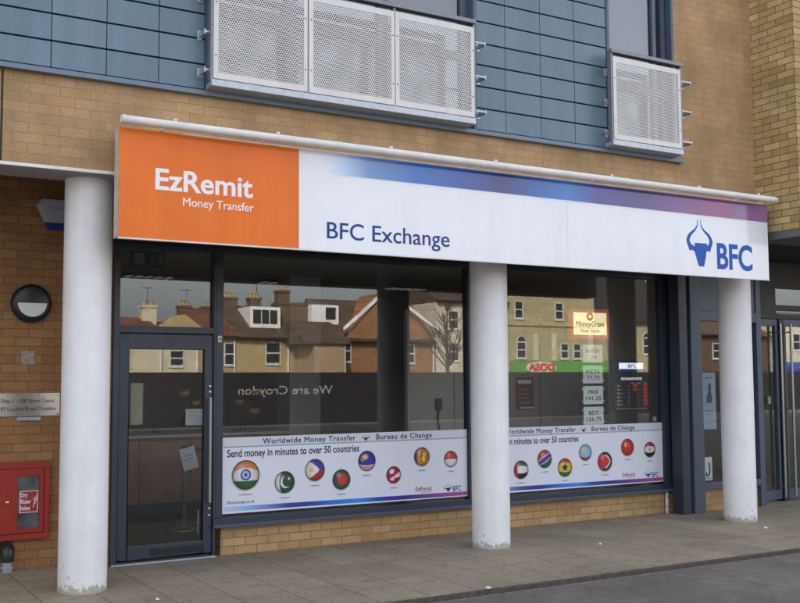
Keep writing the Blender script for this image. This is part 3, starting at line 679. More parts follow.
def ball(parent, x, z, r, fn, y):
    """a flag ball as printed on the poster: flat artwork, colours stored per face"""
    nr, na = 26, 72; v = [(x, y, z)]; f = []; cols = []
    rad = [r*((i+1)/nr) for i in range(nr)]
    for i in range(nr):
        for k in range(na): t = 2*math.pi*k/na; v.append((x+rad[i]*math.cos(t), y, z+rad[i]*math.sin(t)))
    for i in range(nr):
        for k in range(na):
            k2 = (k+1) % na
            if i == 0: f.append((0, 1+k, 1+k2))
            else: f.append((1+(i-1)*na+k, 1+i*na+k, 1+i*na+k2, 1+(i-1)*na+k2))
            rr = (i+.5)/nr; t = 2*math.pi*(k+.5)/na; u, w_ = rr*math.cos(t), rr*math.sin(t)
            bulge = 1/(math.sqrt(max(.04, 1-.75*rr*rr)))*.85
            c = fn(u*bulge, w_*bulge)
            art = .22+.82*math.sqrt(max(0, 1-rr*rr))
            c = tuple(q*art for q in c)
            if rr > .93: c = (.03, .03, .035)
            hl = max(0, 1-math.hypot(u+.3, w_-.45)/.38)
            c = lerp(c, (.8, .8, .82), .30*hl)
            cols.append(c)
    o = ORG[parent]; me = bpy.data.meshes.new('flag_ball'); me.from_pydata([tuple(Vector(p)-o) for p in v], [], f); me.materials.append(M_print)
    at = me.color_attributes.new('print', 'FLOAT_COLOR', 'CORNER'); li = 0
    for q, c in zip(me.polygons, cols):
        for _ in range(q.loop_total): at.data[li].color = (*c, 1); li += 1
    ob = bpy.data.objects.new('flag_ball', me); COL.objects.link(ob); ob.parent = parent; ORG[ob] = o
    B().lathe(x, 0, [(r*1.09, y+.0004), (r*1.09, y+.0002), (0, y+.0002)], 48, axis='y', cz=z).obj('ball_halo', M_letter_white, ob)
    return ob
def poster(dx, label, balls):
    xa, xb, y = 3.497+dx, 6.244+dx, 9.126
    t = thing('window_poster', label, 'poster', ((xa+xb)/2, y, .352), 'money transfer posters on the shop windows')
    B().box(xa, xb, y, y+.006, .375, 1.074).obj('poster_sheet', M_poster, t)
    yp = y-.0006
    B().box(xa+.002, xb-.002, yp, y, .994, 1.072).obj('header_band', M_poster_hd, t)
    B().box(xa+.03, xb-.002, yp, y, .979, .992).obj('header_line', M_grey_ink, t)
    text('lettering', 'Worldwide Money Transfer', M_navy, t, 3.91+dx, 1.006, y-.0006, .05, .997, bold=.02, space=1.12, ext=.0006)
    text('lettering', 'Bureau de Change', M_navy, t, 5.141+dx, 1.005, y-.0006, .05, .662, bold=.02, space=1.12, ext=.0006)
    bull(t, 4.975+dx, .998, .088, y-.0006, M_navy, ext=.0009, vs=.55, hw=1.2)
    text('lettering', 'Send money in minutes to over 50 countries', M_navy, t, 3.556+dx, .893, y-.0002, .067, 1.39, bold=.022, ext=.0006)
    text('lettering', 'bfcexchange.co.uk', M_navy, t, 3.559+dx, .462, y-.0002, .030, .272, bold=.004, ext=.0006)
    text('lettering', 'EzRemit', M_ink_red, t, 5.603+dx, .462, y-.0002, .042, .195, bold=.015, ext=.0006)
    B().box(5.66+dx, 5.798+dx, yp, y, .444, .450).obj('strapline', M_grey_ink, t)
    text('lettering', 'BFC', M_navy, t, 6.062+dx, .434, y-.0002, .056, .105, bold=.012, ext=.0006)
    bull(t, 5.948+dx, .438, .100, y-.0002, M_navy, ext=.0009, vs=.58, hw=1.2)
    o = ORG[t].x
    m = xramp('stripe_print', [(0, (.55, .68, .88, 1)), (.1, (.25, .45, .82, 1)), (.24, (.04, .06, .36, 1)), (.32, (.03, .04, .30, 1)), (.44, (.03, .18, .68, 1)), (.52, (.03, .28, .85, 1)), (.60, (.03, .07, .42, 1)), (.72, (.04, .03, .22, 1)), (.84, (.20, .06, .30, 1)), (1, (.48, .07, .33, 1))], xa-o, xb-o, .3)
    B().prism([(xa+.03, .395), (xb-.004, .385), (xb-.004, .425), (xa+.03, .440)], yp, y).obj('gradient_stripe', m, t)
    for x, z, r, fn in balls:
        ball(t, x, z, r, fn, y-.0012)
        zz = z-r-.045
        B().prism([(x+r*.55*math.cos(2*math.pi*i/24), zz+.007*math.sin(2*math.pi*i/24)) for i in range(24)], yp, y).obj('ball_ground_mark', M_grey_ink, t)
poster(0, 'left money transfer poster with a large saffron, white and green flag ball', [(3.742, .723, .137, f_saffron), (4.139, .635, .104, f_crescent), (4.458, .735, .106, f_triangle), (4.747, .628, .099, f_disc), (5.033, .797, .100, f_stripes), (5.342, .643, .086, f_pennant), (5.679, .811, .096, f_lion), (6.036, .773, .084, f_halves)])
poster(2.828, 'right money transfer poster with a yellow black-star flag ball, partly behind a column', [(6.60, .70, .12, f_bands), (6.954, .616, .100, f_gulf), (7.283, .719, .100, f_bands), (7.569, .611, .102, f_blackstar), (7.869, .767, .093, f_sky), (8.16, .652, .110, f_arrow), (8.511, .801, .099, f_redstar), (8.862, .761, .090, f_eagle)])

# ------------------------------------------------------------------ things hanging behind the right window
YH = 9.19; kh = YH/9.14
def hx(x): return x*kh
def hz(z): return 1.6+(z-1.6)*kh
M_redlit = plain('backlit_red', (.38, .035, .02, 1), .4, emit=(.8, .07, .03, 1), es=.05)
t = thing('lit_sign', 'lit cream money transfer sign with red border behind the right window', 'sign', (hx(7.99), YH, hz(2.06)))
B().box(hx(7.695), hx(8.284), YH, YH+.05, hz(2.063), hz(2.405)).obj('sign_frame', M_redlit, t, bevel=.004)
M_lit = plain('backlit_cream', (.55, .50, .36, 1), .4, emit=(1.0, .84, .46, 1), es=.22)
B().box(hx(7.742), hx(8.238), YH-.004, YH, hz(2.105), hz(2.363)).obj('light_panel', M_lit, t)
text('lettering', 'MoneyGram', M_ink, t, hx(7.77), hz(2.20), YH-.0042, .062, .43, bold=.02, slant=.25, ext=.001)
text('lettering', 'Money Transfer', M_ink, t, hx(7.84), hz(2.135), YH-.0042, .036, .30, bold=.015, slant=.2, ext=.001)
k = B(); k.lathe(hx(7.985), 0, [(.05, YH-.004), (.05, YH-.006), (.0, YH-.006)], 32, axis='y', cz=hz(2.318)); em = k.obj('round_emblem', M_redlit, t)
k = B(); k.lathe(hx(7.985), 0, [(.020, YH-.0062), (.020, YH-.007), (.015, YH-.007)], 24, axis='y', cz=hz(2.318)); k.box(hx(7.975), hx(8.0), YH-.0075, YH-.0062, hz(2.31), hz(2.325)); k.obj('emblem_mark', M_lit, em)
for i, (a, bt, lab) in enumerate((('NIGERIA', '254', 'rate card reading NIGERIA 254 hanging under the lit sign'), ('INDIA', '77.70', 'rate card reading INDIA 77.70'), ('PKR', '141.25', 'rate card reading PKR 141.25'), ('BDT', '126.75', 'rate card reading BDT 126.75 just above the poster'))):
    z0 = 1.785-.2375*i; x0 = 7.872
    t = thing('rate_card', lab, 'rate card', (hx(x0+.15), YH, hz(z0)), 'currency rate cards behind the right window')
    B().box(hx(x0), hx(x0+.295), YH, YH+.006, hz(z0), hz(z0+.208)).obj('card', M_paper, t, bevel=.002)
    text('lettering', a, M_ink, t, hx(x0+.15), hz(z0+.115), YH-.0002, .045, min(.21, .05*len(a)), align='C', bold=.01, ext=.0008)
    text('lettering', bt, M_ink, t, hx(x0+.15), hz(z0+.045), YH-.0002, .045, .038*len(bt), align='C', bold=.01, ext=.0008)
    c = B()
    for sx in (x0-.012, x0+.307):
        for sz in (.035, .17): c.box(hx(sx)-.006, hx(sx)+.006, YH-.001, YH+.007, hz(z0+sz)-.01, hz(z0+sz)+.01)
    c.obj('clip', M_white, t)
t = thing('rates_display', 'black electronic exchange rates board with red digits', 'display board', (hx(8.6), YH+.02, hz(1.226)))
B().box(hx(8.322), hx(8.885), YH, YH+.06, hz(1.226), hz(1.822)).obj('board', M_black, t, bevel=.005)
M_screen = plain('board_header', (.55, .6, .68, 1), .4, emit=(.8, .88, 1, 1), es=.25)
hd = B().box(hx(8.42), hx(8.80), YH-.003, YH, hz(1.69), hz(1.785)).obj('header_panel', M_screen, t)
B().box(hx(8.42), hx(8.80), YH-.004, YH-.0032, hz(1.69), hz(1.715)).obj('header_stripe', M_logo_blue, hd)
text('lettering', 'BFC', M_navy, hd, hx(8.56), hz(1.73), YH-.0032, .038, .13, bold=.02, ext=.0008)
text('lettering', 'EXCHANGE RATES', plain('pale_print', (.7, .72, .75, 1), .5, emit=(.8, .8, .85, 1), es=.18), t, hx(8.45), hz(1.585), YH-.0002, .028, .33, bold=.02, ext=.0008)
M_led = plain('red_led', (.3, .01, .01, 1), .4, emit=(1, .03, .03, 1), es=.09); M_ledw = plain('row_print', (.5, .5, .5, 1), .5)
L = B(); T = B()
def seg(bx, x, z, w=.016, h=.026, q=.004, y=YH-.002):
    # an eight of seven segments
    for zz in (0, .5, 1): bx.box(x, x+w, y, y+.0015, z+h*zz-q/2, z+h*zz+q/2)
    for xx in (0, 1): bx.box(x+w*xx-q/2, x+w*xx+q/2, y-.0003, y+.0015, z, z+h)
for r in range(6):
    z = hz(1.505)-.044*r
    for cx in ((8.635, 8.80) if r < 2 else (8.80,)):
        for q in range(3): seg(L, hx(cx)+.022*q, z)
    T.box(hx(8.385), hx(8.415), YH-.001, YH, z, z+.022); T.box(hx(8.425), hx(8.425)+.02+.012*(r % 3), YH-.001, YH, z+.006, z+.015); T.box(hx(8.555), hx(8.573), YH-.001, YH, z+.004, z+.016)
L.obj('led_digits', M_led, t)
for cx in (8.60, 8.70, 8.80): T.box(hx(cx), hx(cx)+.055, YH-.001, YH, hz(1.543), hz(1.553))
T.box(hx(8.36), hx(8.85), YH-.001, YH, hz(1.245), hz(1.251)); T.obj('row_symbols', M_ledw, t)
k = B().box(8.945, 9.005, 9.148, 9.150, 1.09, 1.145).obj('window_sticker', plain('cream_sticker', (.62, .50, .22, 1), .5)); solo(k, 'small cream sticker in the lower right corner of the right window', 'sticker')
k = B(); k.box(3.437, 3.470, 9.062, 9.084, 1.955, 2.015); k.box(3.448, 3.459, 9.058, 9.0619, 1.975, 1.993, 1); solo(k.obj('door_sensor', [plain('cream_plastic', (.62, .58, .46, 1), .5), M_ink]), 'cream alarm contact on the frame at the top of the door', 'sensor')
# notices on the door glass
t = thing('door_notice', 'tall pale faded notice on the left of the door glass', 'notice', (2.71, 9.15, 1.21)); B().box(2.655, 2.765, 9.150, 9.152, 1.215, 1.585).obj('notice_sheet', plain('faded_notice', (.34, .34, .25, 1), .6, grain=.15, gscale=9), t); B().box(2.67, 2.75, 9.1485, 9.1499, 1.33, 1.334).box(2.67, 2.73, 9.1485, 9.1499, 1.43, 1.434).obj('print_lines', M_grey_ink, t)
t = thing('door_notice', 'wide white notice with printed lines on the right of the door glass', 'notice', (3.26, 9.15, 1.19)); B().box(3.163, 3.325, 9.150, 9.152, 1.195, 1.345).obj('notice_sheet', plain('white_notice', (.42, .45, .50, 1), .6), t); B().box(3.18, 3.31, 9.1485, 9.1499, 1.315, 1.327).box(3.18, 3.30, 9.1485, 9.1499, 1.28, 1.288).box(3.18, 3.27, 9.1485, 9.1499, 1.25, 1.256).obj('print_lines', M_grey_ink, t)
# neighbour shop posters
t = thing('neighbour_poster', 'pale blue poster with a dark figure in the strip window beside the column', 'poster', (9.76, 8.99, .98)); B().box(9.628, 9.85, 8.988, 8.991, .98, 1.67).obj('poster_sheet', plain('blue_poster', (.34, .44, .56, 1), .5), t)
B().prism([(9.69, 1.30), (9.78, 1.30), (9.785, 1.38), (9.765, 1.44), (9.775, 1.50), (9.76, 1.54), (9.73, 1.54), (9.72, 1.50), (9.725, 1.44), (9.695, 1.38)], 8.9865, 8.9879).obj('printed_figure', M_navy, t)
B().box(9.68, 9.80, 8.9865, 8.9879, 1.60, 1.612).box(9.66, 9.80, 8.9865, 8.9879, 1.20, 1.207).box(9.66, 9.77, 8.9865, 8.9879, 1.16, 1.167).obj('print_lines', M_navy, t)
t = thing('neighbour_poster', 'small white poster with black drawing at the bottom of the strip window', 'poster', (9.69, 8.99, .36)); B().box(9.628, 9.755, 8.988, 8.991, .365, .645).obj('poster_sheet', M_paper, t)
B().tube([(9.70, 8.987, .58), (9.715, 8.987, .50), (9.70, 8.987, .43), (9.66, 8.987, .42), (9.65, 8.987, .46)], .010, 6).box(9.64, 9.74, 8.9865, 8.9879, .385, .392).obj('printed_drawing', M_ink, t)
# things inside
t = thing('service_counter', 'long wooden service counter inside behind the door', 'counter', (4.2, 12.3, .012))
B().box(2.45, 5.55, 12.1, 12.6, .16, .93).obj('front_panel', M_wood, t); B().box(2.45, 5.55, 12.13, 12.6, .012, .16).obj('plinth', M_frame, t); B().box(2.42, 5.58, 12.04, 12.7, .932, .965).obj('counter_top', M_counter_top, t, bevel=.004)
for i in range(4): B().box(3.0+.62*i, 3.006+.62*i, 12.096, 12.0995, .17, .92).obj('panel_joint', M_dark, t)
k = B()
for x, y, w, h in ((3.95, 12.4, .5, .06), (3.3, 12.3, .25, .04)): k.box(x, x+w, y, y+.2, .966, .966+h)
solo(k.obj('paper_tray', M_black), 'black paper trays lying on the wooden counter', 'tray')
for i, (x, lab) in enumerate(((4.55, 'dark computer monitor on the counter nearest the door'), (5.05, 'dark computer monitor on the counter beside the pale pillar'))):
    t = thing('monitor', lab, 'monitor', (x, 12.4, .965), 'monitors on the counter'); B().box(x-.2, x+.2, 12.38, 12.42, 1.05, 1.36).obj('screen', M_black, t, bevel=.006); B().box(x-.03, x+.03, 12.40, 12.44, .975, 1.06).box(x-.1, x+.1, 12.34, 12.50, .966, .976).obj('stand', M_black, t)
t = thing('partition_poster', 'faded reddish notice on the grey partition inside the right window', 'poster', (7.95, 10.34, 1.2))
B().box(7.82, 8.09, 10.342, 10.3465, 1.22, 1.62).obj('poster_sheet', plain('faded_red_notice', (.26, .13, .085, 1), .7, grain=.3, gscale=20), t)
B().box(7.85, 8.06, 10.339, 10.3419, 1.545, 1.59).box(7.88, 8.10, 10.339, 10.3419, 1.235, 1.255).obj('print_lines', M_paper, t)
for i_ in range(4): B().box(7.86, 8.04, 10.339, 10.3419, 1.30+.055*i_, 1.315+.055*i_).obj('print_lines', M_grey_ink, t)
t = thing('office_chair', 'black office chair behind the counter at the left end of the big window', 'chair', (4.72, 12.95, .012))
k = B(); k.prism([(4.50, .62), (4.94, .62), (4.97, 1.0), (4.92, 1.2), (4.80, 1.27), (4.64, 1.27), (4.52, 1.2), (4.47, 1.0)], 13.10, 13.17); k.obj('backrest', M_black, t, bevel=.02)
B().box(4.48, 4.96, 12.68, 13.12, .46, .55).obj('seat', M_black, t, bevel=.03); B().tube([(4.72, 12.9, .08), (4.72, 12.9, .46)], .03, 12).obj('gas_stem', M_alu_dk, t)
k = B(); [k.tube([(4.72, 12.9, .10), (4.72+.3*math.cos(a), 12.9+.3*math.sin(a), .05)], .02, 8) for a in (0, 1.257, 2.513, 3.77, 5.027)]; k.obj('star_base', M_black, t)
t = thing('card_phone', 'black wall phone with cord on the grey partition', 'phone', (6.67, 10.34, 1.2))
B().box(6.63, 6.71, 10.31, 10.3465, 1.24, 1.38).obj('handset', M_black, t, bevel=.015); B().tube([(6.67, 10.335, 1.24), (6.66, 10.335, 1.12), (6.68, 10.335, 1.02), (6.66, 10.335, .92)], .012, 8).obj('cord', M_black, t)
t = thing('exit_sign', 'faint hanging exit sign behind the glass above the door', 'sign', (3.24, 10.6, 2.80))
B().box(3.06, 3.42, 10.6, 10.64, 2.80, 2.955).obj('sign_body', plain('exit_green', (.05, .16, .15, 1), .5), t)
k = B(); k.prism([(3.10, 2.82), (3.20, 2.82), (3.20, 2.935), (3.10, 2.935)], 10.598, 10.5999); k.prism([(3.36, 2.83), (3.39, 2.83), (3.39, 2.93), (3.36, 2.93)], 10.598, 10.5999)
k.tube([(3.26, 10.598, 2.83), (3.275, 10.598, 2.87), (3.285, 10.598, 2.90)], .009, 6); k.tube([(3.275, 10.598, 2.87), (3.305, 10.598, 2.855), (3.31, 10.598, 2.82)], .009, 6); k.tube([(3.255, 10.598, 2.895), (3.285, 10.598, 2.90), (3.315, 10.598, 2.885)], .007, 6); k.lathe(3.292, 0, [(.012, 10.5999), (.012, 10.597), (0, 10.597)], 12, axis='y', cz=2.925)
k.obj('pictogram', plain('exit_print', (.30, .38, .40, 1), .5), t)
t = thing('barrier_post', 'queue barrier post with round base just inside the door', 'barrier', (3.74, 10.84, .012))
B().lathe(3.74, 10.84, [(.16, .012), (.16, .02), (.05, .045), (.022, .05)], 40).obj('base', M_steel, t); B().tube([(3.74, 10.84, .04), (3.74, 10.84, .82)], .02, 16).obj('pole', M_alu_dk, t); B().tube([(3.74, 10.84, .80), (3.74, 10.84, .90)], .034, 16).obj('head', M_black, t); B().box(3.77, 4.9, 10.838, 10.842, .83, .88).obj('belt', M_black, t)
k = B(); a = R(14); cs, sn = math.cos(a), math.sin(a); P0 = (3.775, .77)
def rp(x, z): return (P0[0]+x*cs-z*sn, P0[1]+x*sn+z*cs)
t = thing('paper_notice', 'tilted white paper hanging on the queue barrier post', 'notice', (3.77, 10.79, .65))
B().prism([rp(-.085, -.12), rp(.085, -.12), rp(.085, .12), rp(-.085, .12)], 10.796, 10.798).obj('sheet', plain('bright_paper', (.8, .82, .86, 1), .7, emit=(.8, .85, 1, 1), es=0.0), t)
B().prism([rp(-.05, .03), rp(.05, .03), rp(.05, .042), rp(-.05, .042)], 10.7945, 10.7959).prism([rp(-.06, -.01), rp(.04, -.01), rp(.04, -.002), rp(-.06, -.002)], 10.7945, 10.7959).obj('print_lines', M_grey_ink, t)

# ------------------------------------------------------------------ left entrance wall fittings
t = thing('bulkhead_light', 'round black bulkhead light with half-moon lens on the brick wall', 'wall light', (1.84, LY, 2.12))
B().lathe(1.84, 0, [(.168, LY), (.168, LY-.05), (.155, LY-.075), (.13, LY-.082), (0, LY-.084)], 56, axis='y', cz=2.285).obj('housing', M_black, t)
pts = [(1.84+.122*math.cos(a), 2.285+.122*math.sin(a)) for a in [math.pi+math.pi*i/28 for i in range(29)]]
B().prism(pts, LY-.094, LY-.08).obj('lens', plain('opal_lens', (.72, .74, .74, 1), .35), t, bevel=.006)
t = thing('alarm_box', 'white and blue alarm box half hidden behind the left column', 'alarm box', (2.06, LY, 2.96))
B().prism([(1.96, 2.965), (2.16, 2.965), (2.26, 3.15), (2.22, 3.21), (1.905, 3.21), (1.865, 3.15)], LY-.09, LY).obj('case', plain('alarm_white', (.42, .44, .52, 1), .4), t, bevel=.012)
B().prism([(1.96, 2.94), (2.16, 2.94), (2.185, 3.0), (1.935, 3.0)], LY-.097, LY-.02).obj('strobe', M_letter_blue, t, bevel=.008)
B().box(1.965, 2.16, LY-.0915, LY-.0902, 3.12, 3.142).obj('print_strip', M_grey_ink, t)
k = B(); k.box(1.768, 1.882, LY-.012, LY, 1.752, 1.868); k.lathe(1.825, 0, [(.03, LY-.012), (.03, LY-.018), (.012, LY-.019)], 20, axis='y', cz=1.81); k.box(1.79, 1.86, LY-.0135, LY-.012, 1.855, 1.86)
solo(k.obj('entry_plate', plain('worn_plate', (.30, .25, .21, 1), .5, metal=.4, grain=.3, gscale=30), bevel=.003), 'small square grey metal plate between the light and the address sign', 'wall plate')
t = thing('address_plaque', 'brushed steel plaque with the flats address on the brick wall', 'plaque', (1.82, LY, 1.30))
B().box(1.53, 2.105, LY-.008, LY, 1.302, 1.502).obj('plate', plain('plaque_steel', (.50, .50, .49, 1), .22, metal=.9, grain=.08, gscale=4), t, bevel=.002)
text('lettering', 'Flats 1 - 108 Saxon Court', M_ink, t, 1.615, 1.42, LY-.0082, .032, .44, bold=.008); text('lettering', '189 London Road Croydon', M_ink, t, 1.595, 1.352, LY-.0082, .032, .475, bold=.008)
k = B()
for x in (1.55, 1.745, 1.92, 2.088):
    for z in (1.318, 1.486): k.lathe(x, 0, [(.006, LY-.008), (.006, LY-.011), (.002, LY-.012)], 12, axis='y', cz=z)
k.obj('screw', M_alu_dk, t)
k = B().box(1.745, 1.945, LY-.02, LY, 1.262, 1.296).obj('name_strip', M_galv, bevel=.008); solo(k, 'thin rounded metal strip just below the address plaque', 'wall strip')
t = thing('dry_riser_cabinet', 'red dry riser inlet cabinet on the brick wall left of the column', 'cabinet', (1.79, LY, .25))
f = B(); x0, x1, z0, z1 = 1.555, 2.025, .252, .908
f.box(x0, x1, LY-.05, LY, z0, z0+.05); f.box(x0, x1, LY-.05, LY, z1-.05, z1); f.box(x0, x0+.045, LY-.05, LY, z0+.05, z1-.05); f.box(x1-.045, x1, LY-.05, LY, z0+.05, z1-.05); f.box(x0+.045, x1-.045, LY-.006, LY, z0+.05, z1-.05); f.obj('frame', M_red, t, bevel=.003)
d = B(); y = LY-.045; a0, a1, c0_, c1_ = x0+.05, x1-.05, z0+.055, z1-.055; g0, g1, e0, e1 = 1.757, 1.938, .345, .792
d.box(a0, g0, y, y+.02, c0_, c1_); d.box(g1, a1, y, y+.02, c0_, c1_); d.box(g0, g1, y, y+.02, c0_, e0); d.box(g0, g1, y, y+.02, e1, c1_); dr = d.obj('door', M_red, t, bevel=.002)
B().box(g0, g1, y+.008, y+.012, e0, e1).obj('glass_pane', plain('dirty_glass', (.10, .10, .105, 1), .25, grain=.6, gscale=7), dr)
B().lathe(1.675, 0, [(.02, y), (.02, y-.012), (.012, y-.02), (.004, y-.021)], 24, axis='y', cz=.575).obj('lock', M_brass, dr)
nn = B().box(1.772, 1.932, y+.004, y+.0075, .475, .668).obj('notice', M_redsign, t); B().box(1.776, 1.928, y+.003, y+.0038, .479, .484).box(1.776, 1.928, y+.003, y+.0038, .659, .664).box(1.776, 1.781, y+.003, y+.0038, .484, .659).box(1.923, 1.928, y+.003, y+.0038, .484, .659).obj('notice_border', M_letter_white, nn)
for i, s_ in enumerate(('Dry', 'Riser', 'Inlet')): text('lettering', s_, M_letter_white, nn, 1.786, .612-.056*i, y+.0037, .036, (.055, .085, .08)[i], bold=.015)
k = B()
for i in range(3): k.tube([(1.888+.014*i, y+.003, .52+.03*i), (1.902+.008*i, y+.003, .57+.02*i), (1.888+.012*i, y+.003, .60+.012*i)], .003, 6)
k.obj('flame_symbol', M_letter_white, nn)
k = B(); k.tube([(1.675, LY, .20), (1.675, LY-.06, .20), (1.675, LY-.095, .185), (1.675, LY-.105, .15), (1.675, LY-.105, .085)], [.05, .055, .06, .058, .052], 20); k.tube([(1.675, LY-.105, .085), (1.675, LY-.105, .0)], [.045, .045], 20, mi=1); k.tube([(1.675, LY-.105, .052), (1.675, LY-.105, .03)], [.055, .055], 20, mi=1)
solo(k.obj('pipe_elbow', [M_black, M_galv]), 'black pipe elbow with metal collar at the foot of the brick wall', 'pipe')
k = B(); k.tube([(9.10, 9.105, 0), (9.10, 9.105, .26)], .018, 14); 
for z in (.03, .09, .15, .21): k.tube([(9.10, 9.105, z), (9.10, 9.105, z+.02)], .023, 14)
solo(k.obj('drain_pipe', plain('peeling_pipe', (.55, .53, .48, 1), .7, grain=.6, gscale=40)), 'short white peeling pipe at the end of the low brick wall', 'pipe')
# litter
for i, (x, y, s_, lab) in enumerate(((2.41, 7.55, .013, 'white scrap of litter in front of the left column'), (4.70, 6.60, .020, 'white scrap of litter on the kerb near the middle column'), (9.05, 7.62, .018, 'white scrap of litter in front of the right column'), (6.85, 7.75, .010, 'tiny white scrap of litter in front of the right window'))):
    k = B(); k.prism([(x-s_, 0.004), (x+s_*.8, .003), (x+s_, .012), (x+s_*.1, .02), (x-s_*.7, .014)], y-s_*.6, y+s_*.6); solo(k.obj('litter', M_white), lab, 'litter', 'scraps of litter on the paving')

# ------------------------------------------------------------------ across the street (seen reflected in the glass)
M_hoard = plain('hoarding_paint', (.020, .016, .022, 1), .6, grain=.1, gscale=2)
t = thing('site_hoarding', 'dark site hoarding with white lettering across the road, seen reflected', 'hoarding', (16, -16.75, 0))
k = B()
for i in range(64): k.box(-30+1.84*i, -30+1.84*i+1.83, -16.8, -16.74, 0, 1.87)
k.obj('board', M_hoard, t)
B().box(-30, 88, -16.84, -16.80, 1.80, 1.90).obj('top_rail', M_hoard, t)
M_hw = plain('hoarding_white', (.40, .40, .40, 1), .6); M_hy = plain('hoarding_yellow', (.26, .20, .06, 1), .6)
text('lettering', 'We are Croydon', M_hw, t, 17.85, 1.10, -16.735, .30, 3.8, face=1, bold=.008)
for s_, x, z in (('now', 14.9, 1.10), ('on', 14.25, .78), ('our', 14.9, .45), ('way', 12.9, .45), ('for', 12.2, 1.10), ('us', 12.6, .78)): text('lettering', s_, M_hy, t, x, z, -16.735, .2, face=1)
M_rend_w = plain('far_white_paint', (.55, .55, .53, 1), .6); M_rend_y = grimy('render_yellow', (.48, .38, .19, 1), .85, .2, .30, .8); M_rend_c = grimy('render_cream', (.62, .56, .42, 1), .85, .2, .28, .7); M_rend_t = grimy('render_tan', (.44, .31, .20, 1), .85, .2, .30, .8)
def roof_tiles(name, col):
    t = NT(name); c = t.coord(); w_ = t.n('ShaderNodeTexBrick', offset=.5, squash=1.0)
    sx = t.n('ShaderNodeSeparateXYZ'); t.l(c, sx.inputs[0]); cb = t.n('ShaderNodeCombineXYZ'); t.l(sx.outputs[0], cb.inputs[0]); t.l(sx.outputs[2], cb.inputs[1]); t.l(cb.outputs[0], w_.inputs['Vector'])
    for k, v in (('Color1', g(.65)), ('Color2', g(1.3)), ('Mortar', g(.35)), ('Scale', 1), ('Mortar Size', .02), ('Mortar Smooth', .3), ('Bias', 0), ('Brick Width', .34), ('Row Height', .2)): w_.inputs[k].default_value = v
    k = t.mix(1, col, w_.outputs['Color'], 'MULTIPLY'); k = t.mix(1, k, t.ramp(t.noise(c, .8, 7, .7), [(.3, g(.6)), (.68, g(1.3))]), 'MULTIPLY')
    t.l(k, t.bsdf.inputs['Base Color']); t.bsdf.inputs['Roughness'].default_value = .85; return t.m
M_tile_r = roof_tiles('roof_red', (.20, .075, .045, 1)); M_tile_b = roof_tiles('roof_brown', (.115, .075, .052, 1))
M_fbrick = brick('far_brick', 'x', [(.32, .14, .062, 1), (.38, .175, .08, 1), (.25, .105, .05, 1), (.42, .22, .12, 1)], (.2, .15, .1, 1), mw=.012)
M_fstock = brick('far_stock_brick', 'x', [(.42, .38, .21, 1), (.48, .43, .25, 1), (.37, .33, .18, 1)], (.33, .29, .2, 1), mw=.012)
M_stack = plain('sooty_brick', (.13, .085, .05, 1), .9, grain=.25, gscale=3); M_wdark = plain('far_window', (.03, .032, .035, 1), .15); M_pot = plain('chimney_pot', (.50, .36, .16, 1), .8)
YB = -56.7
def fwin(par, x0, x1, z0, z1, y=YB, arch=False):
    w_ = x1-x0; k = B(); fwd = .085
    k.box(x0-.05, x1+.05, y, y+.12, z0-.12, z0); k.box(x0, x0+fwd, y, y+.09, z0, z1); k.box(x1-fwd, x1, y, y+.09, z0, z1); k.box(x0+fwd, x1-fwd, y, y+.09, z1-fwd, z1); k.box(x0+fwd, x1-fwd, y, y+.09, (z0+z1)/2-.05, (z0+z1)/2+.05); k.box(x0+fwd, x1-fwd, y, y+.09, z0, z0+.08)
    if arch:
        c = (x0+x1)/2; n = 12; ro, ri = w_/2, w_/2-fwd
        k.prism([(c+ro*math.cos(math.pi*i/n), z1+ro*math.sin(math.pi*i/n)) for i in range(n+1)], y, y+.08)
    f = k.obj('window', M_rend_w, par); B().box(x0+.02, x1-.02, y+.005, y+.05, z0+.02, z1-.02).obj('pane', M_wdark, f)
    if arch:
        B().prism([(c+ri*math.cos(math.pi*i/n), z1+.02+ri*math.sin(math.pi*i/n)) for i in range(n+1)], y+.081, y+.085).obj('pane', M_wdark, f)
    return f
def stack(par, x0, x1, z0, z1, y, mat, pots=3, d=.9):
    k = B(); k.box(x0, x1, y-d/2, y+d/2, z0, z1-.45); k.box(x0-.07, x1+.07, y-d/2-.07, y+d/2+.07, z1-.45, z1-.25)
    c = k.obj('chimney', mat, par); p = B()
    for i in range(pots):
        x = x0+(x1-x0)*(i+.5)/pots; p.lathe(x, y, [(.13, z1-.25), (.11, z1+.1), (.14, z1+.12), (.14, z1+.2)], 12)
    p.obj('pot', M_pot, c); return c
def terrace(label, x0, x1, ze, zr, wall, roof, wins, dep=8, name='terraced_house', grp='terraced houses across the road'):
    t = thing(name, label, 'house', ((x0+x1)/2, YB, 0), grp)
    B().box(x0, x1, YB-dep, YB, 0, ze).obj('wall', wall, t)
    B().prismx([(YB+.35, ze-.12), (YB-dep/2, zr), (YB-dep-.35, ze-.12), (YB-dep-.35, ze-.3), (YB+.35, ze-.3)][::-1], x0-.01, x1+.01).obj('roof', roof, t)
    for w_ in wins: fwin(t, *w_)
    B().prismx([(YB+.36, ze-.30), (YB+.50, ze-.30), (YB+.50, ze-.18), (YB+.36, ze-.18)], x0, x1).obj('gutter', M_black, t)
    B().tube([(x1-.15, YB+.08, 0), (x1-.15, YB+.08, ze-.3)], .05, 8).obj('downpipe', M_white, t)
    return t
t1 = terrace('cream rendered house with plain upper wall, reflected in the door', 15.2, 24.1, 5.1, 6.5, M_rend_c, M_tile_r, [(17, 18.2, 2.7, 4.1), (20.5, 21.7, 2.7, 4.1)])
t2 = terrace('cream house with a small gable, reflected in the door glass', 24.12, 26.9, 5.0, 6.2, M_rend_c, M_tile_b, [(24.6, 25.7, 2.7, 3.9)])
